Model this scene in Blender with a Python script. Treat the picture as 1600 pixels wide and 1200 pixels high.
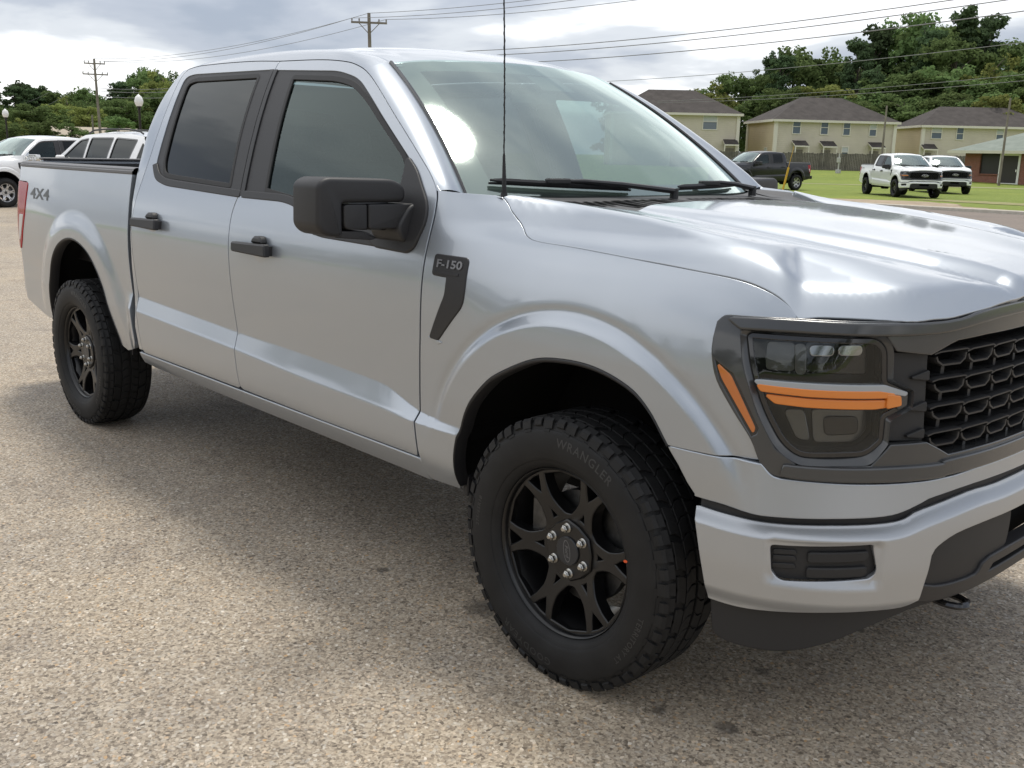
import bpy, bmesh, math, random
import numpy as np
from mathutils import Vector, Matrix
from mathutils.geometry import delaunay_2d_cdt
R = math.radians
scene = bpy.context.scene
for _o in list(bpy.data.objects): bpy.data.objects.remove(_o, do_unlink=True)
COL = scene.collection

# ------------------------------------------------------------------ camera
CAM_POS = (1.836, -2.909, 1.509)
CAM_YAW, CAM_PITCH, CAM_ROLL = R(136.70), R(13.02), R(1.26)
cam = bpy.data.cameras.new('camera'); cam_o = bpy.data.objects.new('camera', cam); COL.objects.link(cam_o)
cam.sensor_width = 36.0; cam.lens = 1546.7 / 1600 * 36.0; cam.clip_start = 0.05; cam.clip_end = 3000
_f = Vector((math.cos(CAM_YAW) * math.cos(CAM_PITCH), math.sin(CAM_YAW) * math.cos(CAM_PITCH), -math.sin(CAM_PITCH)))
_r = Vector((math.sin(CAM_YAW), -math.cos(CAM_YAW), 0)); _u = _r.cross(_f)
_r2 = _r * math.cos(CAM_ROLL) + _u * math.sin(CAM_ROLL); _u2 = -_r * math.sin(CAM_ROLL) + _u * math.cos(CAM_ROLL)
cam_o.matrix_world = Matrix(((_r2.x, _u2.x, -_f.x, CAM_POS[0]), (_r2.y, _u2.y, -_f.y, CAM_POS[1]),
                             (_r2.z, _u2.z, -_f.z, CAM_POS[2]), (0, 0, 0, 1)))
scene.camera = cam_o

# ------------------------------------------------------------------ sky, sun, exposure
SUN_EL, SUN_AZ = R(71), R(126)            # azimuth measured from +X towards +Y
w = bpy.data.worlds.new('World'); scene.world = w; w.use_nodes = True
nt = w.node_tree; nt.nodes.clear()
def wn(t, **k):
    n = nt.nodes.new(t)
    for a, b in k.items(): setattr(n, a, b)
    return n
LK = nt.links.new
sky = wn('ShaderNodeTexSky', sky_type='NISHITA'); sky.sun_disc = False
sky.sun_elevation = SUN_EL; sky.sun_rotation = math.pi / 2 - SUN_AZ; sky.air_density = 1.0; sky.dust_density = 1.5
tc = wn('ShaderNodeTexCoord'); sep = wn('ShaderNodeSeparateXYZ'); LK(tc.outputs['Generated'], sep.inputs[0])
zz = wn('ShaderNodeMath', operation='MAXIMUM'); LK(sep.outputs['Z'], zz.inputs[0]); zz.inputs[1].default_value = 0.0
za = wn('ShaderNodeMath', operation='ADD'); LK(zz.outputs[0], za.inputs[0]); za.inputs[1].default_value = 0.16
dx = wn('ShaderNodeMath', operation='DIVIDE'); LK(sep.outputs['X'], dx.inputs[0]); LK(za.outputs[0], dx.inputs[1])
dy = wn('ShaderNodeMath', operation='DIVIDE'); LK(sep.outputs['Y'], dy.inputs[0]); LK(za.outputs[0], dy.inputs[1])
cmb = wn('ShaderNodeCombineXYZ'); LK(dx.outputs[0], cmb.inputs[0]); LK(dy.outputs[0], cmb.inputs[1]); cmb.inputs[2].default_value = 3.7
def wnoise(scale, detail, rough, dist=0.0):
    n = wn('ShaderNodeTexNoise'); n.inputs['Scale'].default_value = scale; n.inputs['Detail'].default_value = detail
    n.inputs['Roughness'].default_value = rough; n.inputs['Distortion'].default_value = dist; LK(cmb.outputs[0], n.inputs['Vector']); return n
def wramp(src, stops):
    r = wn('ShaderNodeValToRGB'); r.color_ramp.interpolation = 'EASE'
    e = r.color_ramp.elements
    while len(e) < len(stops): e.new(0.5)
    for k, (p, c) in enumerate(stops): e[k].position = p; e[k].color = (*c, 1)
    LK(src, r.inputs[0]); return r
n1 = wnoise(0.50, 5, 0.50, 0.15); n2 = wnoise(1.5, 6, 0.52, 0.3)
nm = wn('ShaderNodeMath', operation='MULTIPLY_ADD'); LK(n2.outputs[0], nm.inputs[0]); nm.inputs[1].default_value = 0.32
nm2 = wn('ShaderNodeMath', operation='MULTIPLY'); LK(n1.outputs[0], nm2.inputs[0]); nm2.inputs[1].default_value = 0.75; LK(nm2.outputs[0], nm.inputs[2])
CLOUD = [(0.41, (0.46, 0.52, 0.63)), (0.475, (0.60, 0.65, 0.75)), (0.53, (0.86, 0.90, 0.96)), (0.575, (1.30, 1.32, 1.36)), (0.65, (1.60, 1.60, 1.60))]
crp = wramp(nm.outputs[0], CLOUD)
bg_c = wn('ShaderNodeBackground'); LK(crp.outputs[0], bg_c.inputs[0]); bg_c.inputs[1].default_value = 0.66
bg_s = wn('ShaderNodeBackground'); LK(sky.outputs[0], bg_s.inputs[0]); bg_s.inputs[1].default_value = 0.10
mx = wn('ShaderNodeMixShader'); mx.inputs[0].default_value = 0.90
LK(bg_s.outputs[0], mx.inputs[1]); LK(bg_c.outputs[0], mx.inputs[2])
wo = wn('ShaderNodeOutputWorld'); LK(mx.outputs[0], wo.inputs[0])

sl = bpy.data.lights.new('sun', 'SUN'); sl.energy = 1.75; sl.angle = R(14); sl.color = (1.0, 0.95, 0.86)
so = bpy.data.objects.new('sun', sl); COL.objects.link(so)
sd = Vector((math.cos(SUN_EL) * math.cos(SUN_AZ), math.cos(SUN_EL) * math.sin(SUN_AZ), math.sin(SUN_EL)))
so.rotation_euler = sd.to_track_quat('Z', 'Y').to_euler(); so.location = sd * 60

vs = scene.view_settings; vs.view_transform = 'Standard'; vs.look = 'None'; vs.exposure = 0.50; vs.gamma = 1.0; vs.use_curve_mapping = False
scene.render.engine = 'CYCLES'
scene.cycles.max_bounces = 8; scene.cycles.transparent_max_bounces = 12; scene.cycles.glossy_bounces = 5

# ------------------------------------------------------------------ materials
MATS = {}
def mat(name, col=(.5, .5, .5), rough=.5, metal=0., spec=.5, coat=0., coat_r=.03, emit=None, bump=None, var=None, ior=1.5):
    """var=(scale, amount): subtle colour mottling;  bump=(scale, strength, distance)"""
    if name in MATS: return MATS[name]
    m = bpy.data.materials.new(name); m.use_nodes = True; t = m.node_tree; b = t.nodes['Principled BSDF']
    b.inputs['Base Color'].default_value = (*col, 1); b.inputs['Roughness'].default_value = rough; b.inputs['Metallic'].default_value = metal
    b.inputs['Specular IOR Level'].default_value = spec; b.inputs['Coat Weight'].default_value = coat; b.inputs['Coat Roughness'].default_value = coat_r
    b.inputs['IOR'].default_value = ior
    tcn = None
    if var or bump:
        tcn = t.nodes.new('ShaderNodeTexCoord')
    if var:
        n = t.nodes.new('ShaderNodeTexNoise'); n.inputs['Scale'].default_value = var[0]; n.inputs['Detail'].default_value = 6
        t.links.new(tcn.outputs['Object'], n.inputs['Vector'])
        r = t.nodes.new('ShaderNodeMapRange'); r.inputs[1].default_value = .3; r.inputs[2].default_value = .7
        r.inputs[3].default_value = 1 - var[1]; r.inputs[4].default_value = 1 + var[1]; t.links.new(n.outputs[0], r.inputs[0])
        mm = t.nodes.new('ShaderNodeVectorMath'); mm.operation = 'SCALE'; mm.inputs[0].default_value = col
        t.links.new(r.outputs[0], mm.inputs['Scale']); t.links.new(mm.outputs[0], b.inputs['Base Color'])
    if bump:
        n = t.nodes.new('ShaderNodeTexNoise'); n.inputs['Scale'].default_value = bump[0]; n.inputs['Detail'].default_value = 3
        t.links.new(tcn.outputs['Object'], n.inputs['Vector'])
        bp = t.nodes.new('ShaderNodeBump'); bp.inputs['Strength'].default_value = bump[1]; bp.inputs['Distance'].default_value = bump[2]
        t.links.new(n.outputs[0], bp.inputs['Height']); t.links.new(bp.outputs[0], b.inputs['Normal'])
    if emit: b.inputs['Emission Color'].default_value = (*emit[0], 1); b.inputs['Emission Strength'].default_value = emit[1]
    MATS[name] = m; return m
def glass_mat(name, tint, refl=1.5, rough=0.0, haze=0.0, haze_col=(.6, .65, .62), gain=1., base=0., gcol=(.97, 1, .985)):
    """thin pane: tinted see-through + Fresnel reflection (+ pale diffuse haze that imitates glare)"""
    m = bpy.data.materials.new(name); m.use_nodes = True; t = m.node_tree; t.nodes.clear()
    tr = t.nodes.new('ShaderNodeBsdfTransparent'); tr.inputs[0].default_value = (*tint, 1)
    gl = t.nodes.new('ShaderNodeBsdfGlossy'); gl.inputs['Roughness'].default_value = rough; gl.inputs[0].default_value = (*gcol, 1)
    fr = t.nodes.new('ShaderNodeFresnel'); fr.inputs[0].default_value = refl
    # back faces: feed the front index so that a thin pane reflects the same from both sides
    ge = t.nodes.new('ShaderNodeNewGeometry'); mi = t.nodes.new('ShaderNodeMix'); mi.inputs[2].default_value = refl; mi.inputs[3].default_value = 1.0 / refl
    t.links.new(ge.outputs['Backfacing'], mi.inputs[0]); t.links.new(mi.outputs[0], fr.inputs[0])
    ma = t.nodes.new('ShaderNodeMath'); ma.operation = 'MULTIPLY_ADD'; ma.use_clamp = True; ma.inputs[1].default_value = gain; ma.inputs[2].default_value = base; t.links.new(fr.outputs[0], ma.inputs[0])
    mx1 = t.nodes.new('ShaderNodeMixShader'); t.links.new(ma.outputs[0], mx1.inputs[0]); t.links.new(gl.outputs[0], mx1.inputs[2])
    if haze > 0:
        df = t.nodes.new('ShaderNodeBsdfDiffuse'); df.inputs[0].default_value = (*haze_col, 1)
        mh = t.nodes.new('ShaderNodeMixShader'); mh.inputs[0].default_value = haze
        t.links.new(tr.outputs[0], mh.inputs[1]); t.links.new(df.outputs[0], mh.inputs[2]); t.links.new(mh.outputs[0], mx1.inputs[1])
    else: t.links.new(tr.outputs[0], mx1.inputs[1])
    o = t.nodes.new('ShaderNodeOutputMaterial'); t.links.new(mx1.outputs[0], o.inputs[0]); MATS[name] = m; return m
def paint_mat(name, col, metal, rough, coat=1.0):
    """car paint with fine metallic flake sparkle under a clear coat"""
    m = mat(name, col, rough, metal, coat=coat, coat_r=.06); t = m.node_tree; b = t.nodes['Principled BSDF']
    if metal > 0:              # faint orange-peel in the lacquer
        tcn = t.nodes.new('ShaderNodeTexCoord'); n = t.nodes.new('ShaderNodeTexNoise'); n.inputs['Scale'].default_value = 9; n.inputs['Detail'].default_value = 3
        t.links.new(tcn.outputs['Object'], n.inputs['Vector']); r = t.nodes.new('ShaderNodeMapRange'); r.inputs[3].default_value = rough - .03; r.inputs[4].default_value = rough + .03
        t.links.new(n.outputs[0], r.inputs[0]); t.links.new(r.outputs[0], b.inputs['Roughness'])
    return m

# ------------------------------------------------------------------ objects
def tag(o, label=None, cat=None, group=None, kind=None):
    if label: o['label'] = label
    if cat: o['category'] = cat
    if group: o['group'] = group
    if kind: o['kind'] = kind
    return o
def empty(name, loc=(0, 0, 0), rz=0., parent=None):
    o = bpy.data.objects.new(name, None); COL.objects.link(o); o.location = loc; o.rotation_euler = (0, 0, rz); o.empty_display_size = .2
    if parent: o.parent = parent
    return o
def link_mesh(name, me, mats, parent=None):
    o = bpy.data.objects.new(name, me); COL.objects.link(o)
    if parent: o.parent = parent
    if not isinstance(mats, (list, tuple)): mats = [mats]
    for m in mats: me.materials.append(m)
    return o
def mesh_obj(name, verts, faces, mats, parent=None, normals=None, smooth=True, mi=None, sharp=None):
    me = bpy.data.meshes.new(name); me.from_pydata([tuple(map(float, v)) for v in verts], [], [tuple(map(int, f)) for f in faces]); me.update()
    me.polygons.foreach_set('use_smooth', [smooth] * len(me.polygons))
    if mi is not None: me.polygons.foreach_set('material_index', [int(k) for k in mi])
    if normals is not None and smooth: me.normals_split_custom_set_from_vertices([tuple(map(float, n)) for n in normals])
    elif smooth and sharp: me.set_sharp_from_angle(angle=R(sharp))
    return link_mesh(name, me, mats, parent)
def copy_tree(o, parent=None, swap=None):
    c = o.copy(); COL.objects.link(c); c.parent = parent
    if swap and c.type == 'MESH':
        for i, s in enumerate(c.material_slots):
            src = o.material_slots[i].material
            if src and src.name in swap: s.link = 'OBJECT'; s.material = swap[src.name]
    for ch in list(o.children): copy_tree(ch, c, swap)
    return c

class MB:
    """collects simple shapes into one mesh"""
    def __init__(s): s.v = []; s.f = []; s.m = []
    def add(s, v, f, m=0):
        b = len(s.v); s.v += [tuple(p) for p in v]; s.f += [tuple(i + b for i in q) for q in f]; s.m += [m] * len(f)
    def box(s, c, h, m=0, rot=None, bev=0.):
        cx, cy, cz = c; hx, hy, hz = h
        if bev <= 0:
            v = [(sx * hx, sy * hy, sz * hz) for sx in (-1, 1) for sy in (-1, 1) for sz in (-1, 1)]
            f = [(0, 1, 3, 2), (4, 6, 7, 5), (0, 4, 5, 1), (2, 3, 7, 6), (0, 2, 6, 4), (1, 5, 7, 3)]
        else:
            b = min(bev, hx * .9, hy * .9, hz * .9); v = []; ix = {}
            for sx in (-1, 1):
                for sy in (-1, 1):
                    for sz in (-1, 1):
                        ix[sx, sy, sz] = len(v)
                        v += [(sx * hx, sy * (hy - b), sz * (hz - b)), (sx * (hx - b), sy * hy, sz * (hz - b)), (sx * (hx - b), sy * (hy - b), sz * hz)]
            f = []
            for a in range(3):
                o1, o2 = [(1, 2), (0, 2), (0, 1)][a]
                for sg in (-1, 1):
                    q = []
                    for p1, p2 in ((-1, -1), (1, -1), (1, 1), (-1, 1)):
                        k = [0, 0, 0]; k[a] = sg; k[o1] = p1; k[o2] = p2; q.append(ix[tuple(k)] + a)
                    f.append(q)
            for a in range(3):          # edges along axis a
                o1, o2 = [(1, 2), (0, 2), (0, 1)][a]
                for p1 in (-1, 1):
                    for p2 in (-1, 1):
                        k1 = [0, 0, 0]; k1[a] = -1; k1[o1] = p1; k1[o2] = p2; k2 = list(k1); k2[a] = 1
                        f.append([ix[tuple(k1)] + o1, ix[tuple(k2)] + o1, ix[tuple(k2)] + o2, ix[tuple(k1)] + o2])
            for k in ix: f.append([ix[k], ix[k] + 1, ix[k] + 2])
        if rot is not None: v = [tuple(rot @ Vector(p)) for p in v]
        s.add([(p[0] + cx, p[1] + cy, p[2] + cz) for p in v], f, m)
    def tube(s, pts, r, n=8, m=0, cap=True, flat=None):
        """sweep of a circle (or ellipse: flat=(ra,rb)) along pts; r number or list"""
        P = [Vector(p) for p in pts]; rr = r if isinstance(r, (list, tuple)) else [r] * len(P); rings = []; prev = None
        for i, p in enumerate(P):
            d = (P[min(i + 1, len(P) - 1)] - P[max(i - 1, 0)]).normalized()
            if prev is None: a = d.cross(Vector((0, 0, 1)) if abs(d.z) < .95 else Vector((1, 0, 0))).normalized()
            else: a = (prev - d * prev.dot(d)).normalized()
            prev = a; b = d.cross(a)
            fa, fb = flat if flat else (1, 1)
            rings.append([p + a * (rr[i] * fa * math.cos(t)) + b * (rr[i] * fb * math.sin(t)) for t in [2 * math.pi * k / n for k in range(n)]])
        v = [q for g in rings for q in g]; f = []
        for i in range(len(P) - 1):
            for k in range(n): f.append((i * n + k, i * n + (k + 1) % n, (i + 1) * n + (k + 1) % n, (i + 1) * n + k))
        if cap: f.append(tuple(range(n - 1, -1, -1))); f.append(tuple((len(P) - 1) * n + k for k in range(n)))
        s.add(v, f, m)
    def prism(s, poly, fn, depth0, depth1, m=0, bev=0.):
        """poly 2D outline -> fn(u,v,d) 3D; solid between two depths; bevelled front (depth0)"""
        n = len(poly); L = []
        if bev > 0:
            c = (sum(p[0] for p in poly) / n, sum(p[1] for p in poly) / n); ins = []
            A = sum(poly[i][0] * poly[(i + 1) % n][1] - poly[(i + 1) % n][0] * poly[i][1] for i in range(n)); sg = 1 if A > 0 else -1
            for i in range(n):
                p0, p1, p2 = [np.array(poly[(i + k) % n][:2], float) for k in (-1, 0, 1)]
                e1 = p1 - p0; e2 = p2 - p1; e1 /= np.linalg.norm(e1) + 1e-9; e2 /= np.linalg.norm(e2) + 1e-9
                nn = np.array([-(e1[1] + e2[1]), e1[0] + e2[0]]) * sg; l = np.linalg.norm(nn); nn = nn / (l + 1e-9)
                k = 1 / max(.5, math.sqrt(max(0.05, (1 + e1 @ e2) / 2))); ins.append(tuple(p1 + nn * bev * k))
            sd_ = bev if depth1 > depth0 else -bev
            L = [(ins, depth0), (poly, depth0 + sd_), (poly, depth1)]
        else: L = [(poly, depth0), (poly, depth1)]
        v = [fn(p[0], p[1], d) for pl, d in L for p in pl]; f = [tuple(range(n))]
        for j in range(len(L) - 1):
            for i in range(n): f.append((j * n + i, (j + 1) * n + i, (j + 1) * n + (i + 1) % n, j * n + (i + 1) % n))
        s.add(v, f, m)
    def lathe(s, prof, axis_fn, n=48, m=0, closed=False):
        """prof [(r,h)], axis_fn(r,h,ang)->xyz"""
        k = len(prof); v = [axis_fn(r, h, 2 * math.pi * i / n) for i in range(n) for r, h in prof]; f = []
        for i in range(n):
            for j in range(k - 1): f.append((i * k + j, i * k + j + 1, ((i + 1) % n) * k + j + 1, ((i + 1) % n) * k + j))
        s.add(v, f, m)
    def build(s, name, mats, parent=None, smooth=True, sharp=35):
        return mesh_obj(name, s.v, s.f, mats, parent, smooth=smooth, mi=s.m, sharp=sharp)

def cat(pts, n=8, closed=False):
    """Catmull-Rom through points"""
    P = [np.array(p, float) for p in pts]; o = []; N = len(P)
    for i in range(N - 1 if not closed else N):
        p0 = P[i - 1] if (i > 0 or closed) else 2 * P[0] - P[1]; p1 = P[i]; p2 = P[(i + 1) % N]
        p3 = P[(i + 2) % N] if (i + 2 < N or closed) else 2 * P[-1] - P[-2]
        for k in range(n):
            t = k / n; o.append(.5 * (2 * p1 + (p2 - p0) * t + (2 * p0 - 5 * p1 + 4 * p2 - p3) * t * t + (3 * p1 - p0 - 3 * p2 + p3) * t ** 3))
    if not closed: o.append(P[-1])
    return [tuple(q) for q in o]
def resample(poly, step):
    """closed polygon, keep its corners, subdivide long edges"""
    o = []
    for i in range(len(poly)):
        a = np.array(poly[i], float); b = np.array(poly[(i + 1) % len(poly)], float); l = np.linalg.norm(b - a)
        if l < 1e-5: continue
        k = max(1, int(math.ceil(l / step)))
        o += [tuple(a + (b - a) * j / k) for j in range(k)]
    return o
def fillet(poly, r, n=5):
    """round every corner of a closed polygon; r number or list"""
    o = []; N = len(poly)
    for i in range(N):
        rr = r[i] if isinstance(r, (list, tuple)) else r
        p0, p1, p2 = [np.array(poly[(i + k) % N], float) for k in (-1, 0, 1)]
        if rr <= 0: o.append(tuple(p1)); continue
        a = p0 - p1; b = p2 - p1; la, lb = np.linalg.norm(a), np.linalg.norm(b)
        d = min(rr, la * .48, lb * .48); q0 = p1 + a / la * d; q2 = p1 + b / lb * d
        for k in range(n + 1):
            t = k / n; o.append(tuple((1 - t) ** 2 * q0 + 2 * t * (1 - t) * p1 + t * t * q2))
    return o
def pip(px, py, poly):
    P = np.array(poly); ins = np.zeros(len(px), bool); x1, y1 = P[:, 0], P[:, 1]; x2, y2 = np.roll(x1, -1), np.roll(y1, -1)
    for a, b, c, d in zip(x1, y1, x2, y2):
        if b == d: continue
        ins ^= ((b > py) != (d > py)) & (px < (c - a) * (py - b) / (d - b) + a)
    return ins
def panel(name, outline, fn, mats, parent, holes=(), res=.035, step=.012, thick=.014, bev=.002, mirror=False, back=True, rim_mat=0, flip=False, extra=None):
    """sheet metal: 2-D outline (with holes) draped on surface fn(u,v)->xyz, turned-in edges with a small radius"""
    loops = [resample(outline, step)] + [resample(h, step) for h in holes]
    pts = []; edges = []
    for L in loops:
        b = len(pts); pts += L; edges += [(b + i, b + (i + 1) % len(L)) for i in range(len(L))]
    P = np.array(pts); lo, hi = P.min(0), P.max(0)
    ru, rv = (res if isinstance(res, (list, tuple)) else (res, res))
    gu, gv = np.meshgrid(np.arange(lo[0] + ru * .5, hi[0], ru), np.arange(lo[1] + rv * .5, hi[1], rv)); gu, gv = gu.ravel(), gv.ravel()
    if extra is not None and len(extra):
        E = np.array(extra, float); E = E[(E[:, 0] > lo[0]) & (E[:, 0] < hi[0]) & (E[:, 1] > lo[1]) & (E[:, 1] < hi[1])]
        if len(E):                            # thin the regular grid round the feature points
            kd = np.ones(len(gu), bool)
            for i0 in range(0, len(E), 400):
                dd = np.hypot(gu[:, None] - E[None, i0:i0 + 400, 0], gv[:, None] - E[None, i0:i0 + 400, 1]).min(1); kd &= dd > min(ru, rv) * .5
            gu = np.concatenate([gu[kd], E[:, 0]]); gv = np.concatenate([gv[kd], E[:, 1]])
    k = pip(gu, gv, loops[0])
    for h in loops[1:]: k &= ~pip(gu, gv, h)
    # keep clear of the boundary
    G = np.stack([gu[k], gv[k]], 1)
    if len(G):
        d = np.full(len(G), 9.)
        for i in range(0, len(P)): d = np.minimum(d, np.hypot(G[:, 0] - P[i, 0], G[:, 1] - P[i, 1]))
        G = G[d > min(min(ru, rv) * .4, .006)]
    allp = [Vector((float(a), float(b))) for a, b in list(P) + list(G)]
    vo, eo, fo, ov, oe, of = delaunay_2d_cdt(allp, edges, [], 0, 1e-7)
    V = np.array([(v.x, v.y) for v in vo]); T = np.array([f for f in fo if len(f) == 3])
    c = V[T].mean(1); kk = pip(c[:, 0], c[:, 1], loops[0])
    for h in loops[1:]: kk &= ~pip(c[:, 0], c[:, 1], h)
    T = T[kk]
    a = V[T[:, 1]] - V[T[:, 0]]; b = V[T[:, 2]] - V[T[:, 0]]; sw = (a[:, 0] * b[:, 1] - a[:, 1] * b[:, 0]) < 0; T[sw] = T[sw][:, ::-1]
    def ev(V):
        Q = fn(V[:, 0], V[:, 1]); h = 8e-4
        du = fn(V[:, 0] + h, V[:, 1]) - fn(V[:, 0] - h, V[:, 1]); dv = fn(V[:, 0], V[:, 1] + h) - fn(V[:, 0], V[:, 1] - h)
        n = np.cross(du, dv); n /= np.linalg.norm(n, axis=1)[:, None] + 1e-12
        if flip: n = -n
        return Q, n
    Q, N = ev(V)
    if flip: T = T[:, ::-1]
    verts = [Q]; nrm = [N]; faces = [tuple(t) for t in T]; mi = [0] * len(faces); base = len(Q)
    if thick > 0:
        # map loop vertices to output indices
        inv = {}
        for j, o_ in enumerate(ov):
            for i in o_: inv[i] = j
        off = 0
        for li, L in enumerate(loops):
            idx = [inv.get(off + i) for i in range(len(L))]; off += len(L)
            idx = [i for i in idx if i is not None]
            LV = V[idx]; ar = .5 * np.sum(LV[:, 0] * np.roll(LV[:, 1], -1) - np.roll(LV[:, 0], -1) * LV[:, 1])
            order = 1 if (ar > 0) == (li == 0) else -1
            if order < 0: idx = idx[::-1]
            q, n = Q[idx], N[idx]; tg = np.roll(q, -1, 0) - np.roll(q, 1, 0); tg /= np.linalg.norm(tg, axis=1)[:, None] + 1e-12
            outw = np.cross(tg, n) * (-1 if flip else 1); m = len(idx); Qn = len(q)
            r1 = q + outw * bev * .7 - n * bev * .3; r1b = q + outw * bev - n * bev; r2 = q + outw * bev - n * thick
            na = outw * .7 + n * .7
            b1 = base; verts += [r1, r1b, r2]; nrm += [na, outw, outw]; base += 3 * m
            rows = [idx, list(range(b1, b1 + m)), list(range(b1 + m, b1 + 2 * m)), list(range(b1 + 2 * m, b1 + 3 * m))]
            for a_, b_ in zip(rows[:-1], rows[1:]):
                for i in range(m):
                    j = (i + 1) % m; fc = (a_[i], b_[i], b_[j], a_[j])
                    if flip: fc = fc[::-1]
                    faces.append(fc); mi.append(rim_mat)
    verts = np.concatenate(verts); nrm = np.concatenate(nrm); nrm /= np.linalg.norm(nrm, axis=1)[:, None] + 1e-12
    if mirror: verts = verts * [1, -1, 1]; nrm = nrm * [1, -1, 1]; faces = [f[::-1] for f in faces]
    return mesh_obj(name, verts, faces, mats, parent, normals=nrm, mi=mi)
def grid_surf(name, G, mats, parent, closed_u=False, flip=False, sharp=None, mirror=False):
    """G: rows x cols x 3"""
    G = np.array(G, float); n, m = G.shape[:2]; f = []
    if mirror: G = G * [1, -1, 1]; flip = not flip
    for i in range(n - (0 if closed_u else 1)):
        for j in range(m - 1):
            q = (i * m + j, ((i + 1) % n) * m + j, ((i + 1) % n) * m + j + 1, i * m + j + 1); f.append(q[::-1] if flip else q)
    return mesh_obj(name, G.reshape(-1, 3), f, mats, parent, sharp=sharp)
def text_mesh(txt, size=1., depth=.0, res=3, shear=0., spacing=1.0, bold=0.0):
    """list of verts, faces of a text centred on the origin in XY (built-in font)"""
    c = bpy.data.curves.new('t', 'FONT'); c.body = txt; c.size = size; c.extrude = depth; c.resolution_u = res; c.shear = shear
    c.space_character = spacing; c.align_x = 'CENTER'; c.align_y = 'CENTER'; c.offset = bold
    o = bpy.data.objects.new('t', c); COL.objects.link(o)
    dg = bpy.context.evaluated_depsgraph_get(); me = bpy.data.meshes.new_from_object(o.evaluated_get(dg))
    v = [tuple(p.co) for p in me.vertices]; f = [tuple(p.vertices) for p in me.polygons]
    bpy.data.objects.remove(o, do_unlink=True); bpy.data.curves.remove(c); bpy.data.meshes.remove(me)
    return v, f
# ---- body surface functions (numpy) ----
NA,NB,NN=.93,.985,3.5
def _tab(xs,ys,sm=.012,lo=-6.,hi=2.5,n=8501):
    g=np.linspace(lo,hi,n);v=np.interp(g,xs,ys);h=g[1]-g[0];k=max(1,int(sm/h))
    w=np.exp(-.5*(np.arange(-3*k,3*k+1)/k)**2);w/=w.sum()
    v=np.convolve(np.pad(v,3*k,mode='edge'),w,'valid')
    return lambda q:np.interp(q,g,v)
def sst(q,a,b):
    t=np.clip((q-a)/(b-a),0,1);return t*t*(3-2*t)
W_door=_tab([.40,.455,.50,.60,.70,.80,.90,1.0,1.05,1.10,1.15,1.20,1.25,1.30,1.335,1.39,1.42,1.52,1.63,1.73,1.81,1.85,1.89],
            [.88,.922,.944,.957,.960,.966,.974,.980,.981,.980,.975,.966,.953,.938,.926,.908,.898,.862,.818,.772,.730,.706,.672],.02)
W_fend=_tab([.40,.455,.50,.60,.70,.80,.90,1.0,1.05,1.10,1.15,1.20,1.25,1.268,1.280,1.290,1.305,1.33,1.348,1.40,1.45],
            [.85,.895,.935,.955,.962,.968,.973,.974,.969,.959,.945,.925,.894,.873,.852,.829,.800,.776,.757,.660,.56],.006)
W_bed=_tab([.40,.50,.60,.70,.80,.90,1.0,1.1,1.2,1.3,1.38,1.42],
           [.92,.945,.955,.960,.964,.969,.971,.967,.956,.941,.927,.920],.02)
zt_=_tab([-2.9,-2.79,-1.86,-1.43,-1.13,-.91,-.83,-.74,-.65,-.47,0],[.805,.802,.767,.758,.748,.74,.734,.693,.671,.668,.668],.045)
zl_=_tab([-2.9,-2.79,-1.86,-1.35,-.9,-.65,-.47,0],[.73,.726,.693,.665,.654,.645,.642,.64],.09)
FW=(0.,.45);RW=(-3.66,.46)
def halfw(x,z):
    """half width of the body skin at station x, height z (before nose contour)"""
    x=np.asarray(x,float);z=np.asarray(z,float)
    wd,wf,wb=W_door(z),W_fend(z),W_bed(z)
    k=sst(x,-.66,-.12);kb=sst(-x,2.90,2.934)
    w=wd*(1-k)*(1-kb)+wf*k+wb*kb
    zt,zl=zt_(x),zl_(x)
    f=np.clip((zt-z)/(zt-zl),0,1);f=np.where(f>.8,.8+.2*np.sin((f-.8)/.2*np.pi/2)*1.0,f)
    f=f*(.55+.45*sst(z,.47,.56))
    amp=.027*(1-kb*sst(-x,2.95,3.05)*.9)*(1-.55*sst(x,-.70,-.45))
    w=w+amp*f
    # wheel arch flares
    r=np.hypot(x-FW[0],(z-FW[1])*1.0)
    fl=.015*(1-sst(r,.600,.640))*sst(z,.58,.78)-.005*np.exp(-((r-.645)/.014)**2)*sst(z,.62,.85)
    w=w+fl*(x>-.72)
    r2=np.hypot(x-RW[0],(z-RW[1])*.97)
    fl=.019*(1-sst(r2,.590,.70))*sst(z,.50,.75)
    w=w+fl*(x<-2.97)
    w=w-.024*sst(-x,3.9,4.85)
    return w
def rear_k(x):
    t=np.clip((-4.60-np.asarray(x,float))/.22,0,.99999);return (1-t**3.2)**(1/3.2)
# nose contour arc-length table
_th=np.linspace(0,np.pi/2,4001)
_cx=NA*np.sin(_th)**(2/NN);_cy=NB*np.cos(_th)**(2/NN)
_cs=np.concatenate([[0],np.cumsum(np.hypot(np.diff(_cx),np.diff(_cy)))])
SMAX=_cs[-1]
def body_pt(s,z,off=0.):
    """s<=0: station x; s>0: arc length round the nose to the centre line. returns right side (y<0)"""
    s=np.asarray(s,float);z=np.asarray(z,float)
    sp=np.clip(s,0,SMAX);X=np.interp(sp,_cs,_cx);Y=np.interp(sp,_cs,_cy)
    xx=np.where(s<0,s,X)
    P=halfw(xx,z)/NB
    kn=sst(sp,.55,.80)                     # blend to the nose profile
    P=P*(1-kn)+nose_s(sp,z)*kn
    P=P+off
    x=np.where(s<0,s,X*(1+(P-1)*sst(sp,.0,.6)));y=-P*Y*np.where(s<0,rear_k(s),1)
    return np.stack([x,y,z],-1)
def nose_s(s,z):
    return nose_p(z)+(W_fend(z)/NB-nose_p(z))*(1-sst(s,.62,.86))*sst(z,.82,.98)
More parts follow.
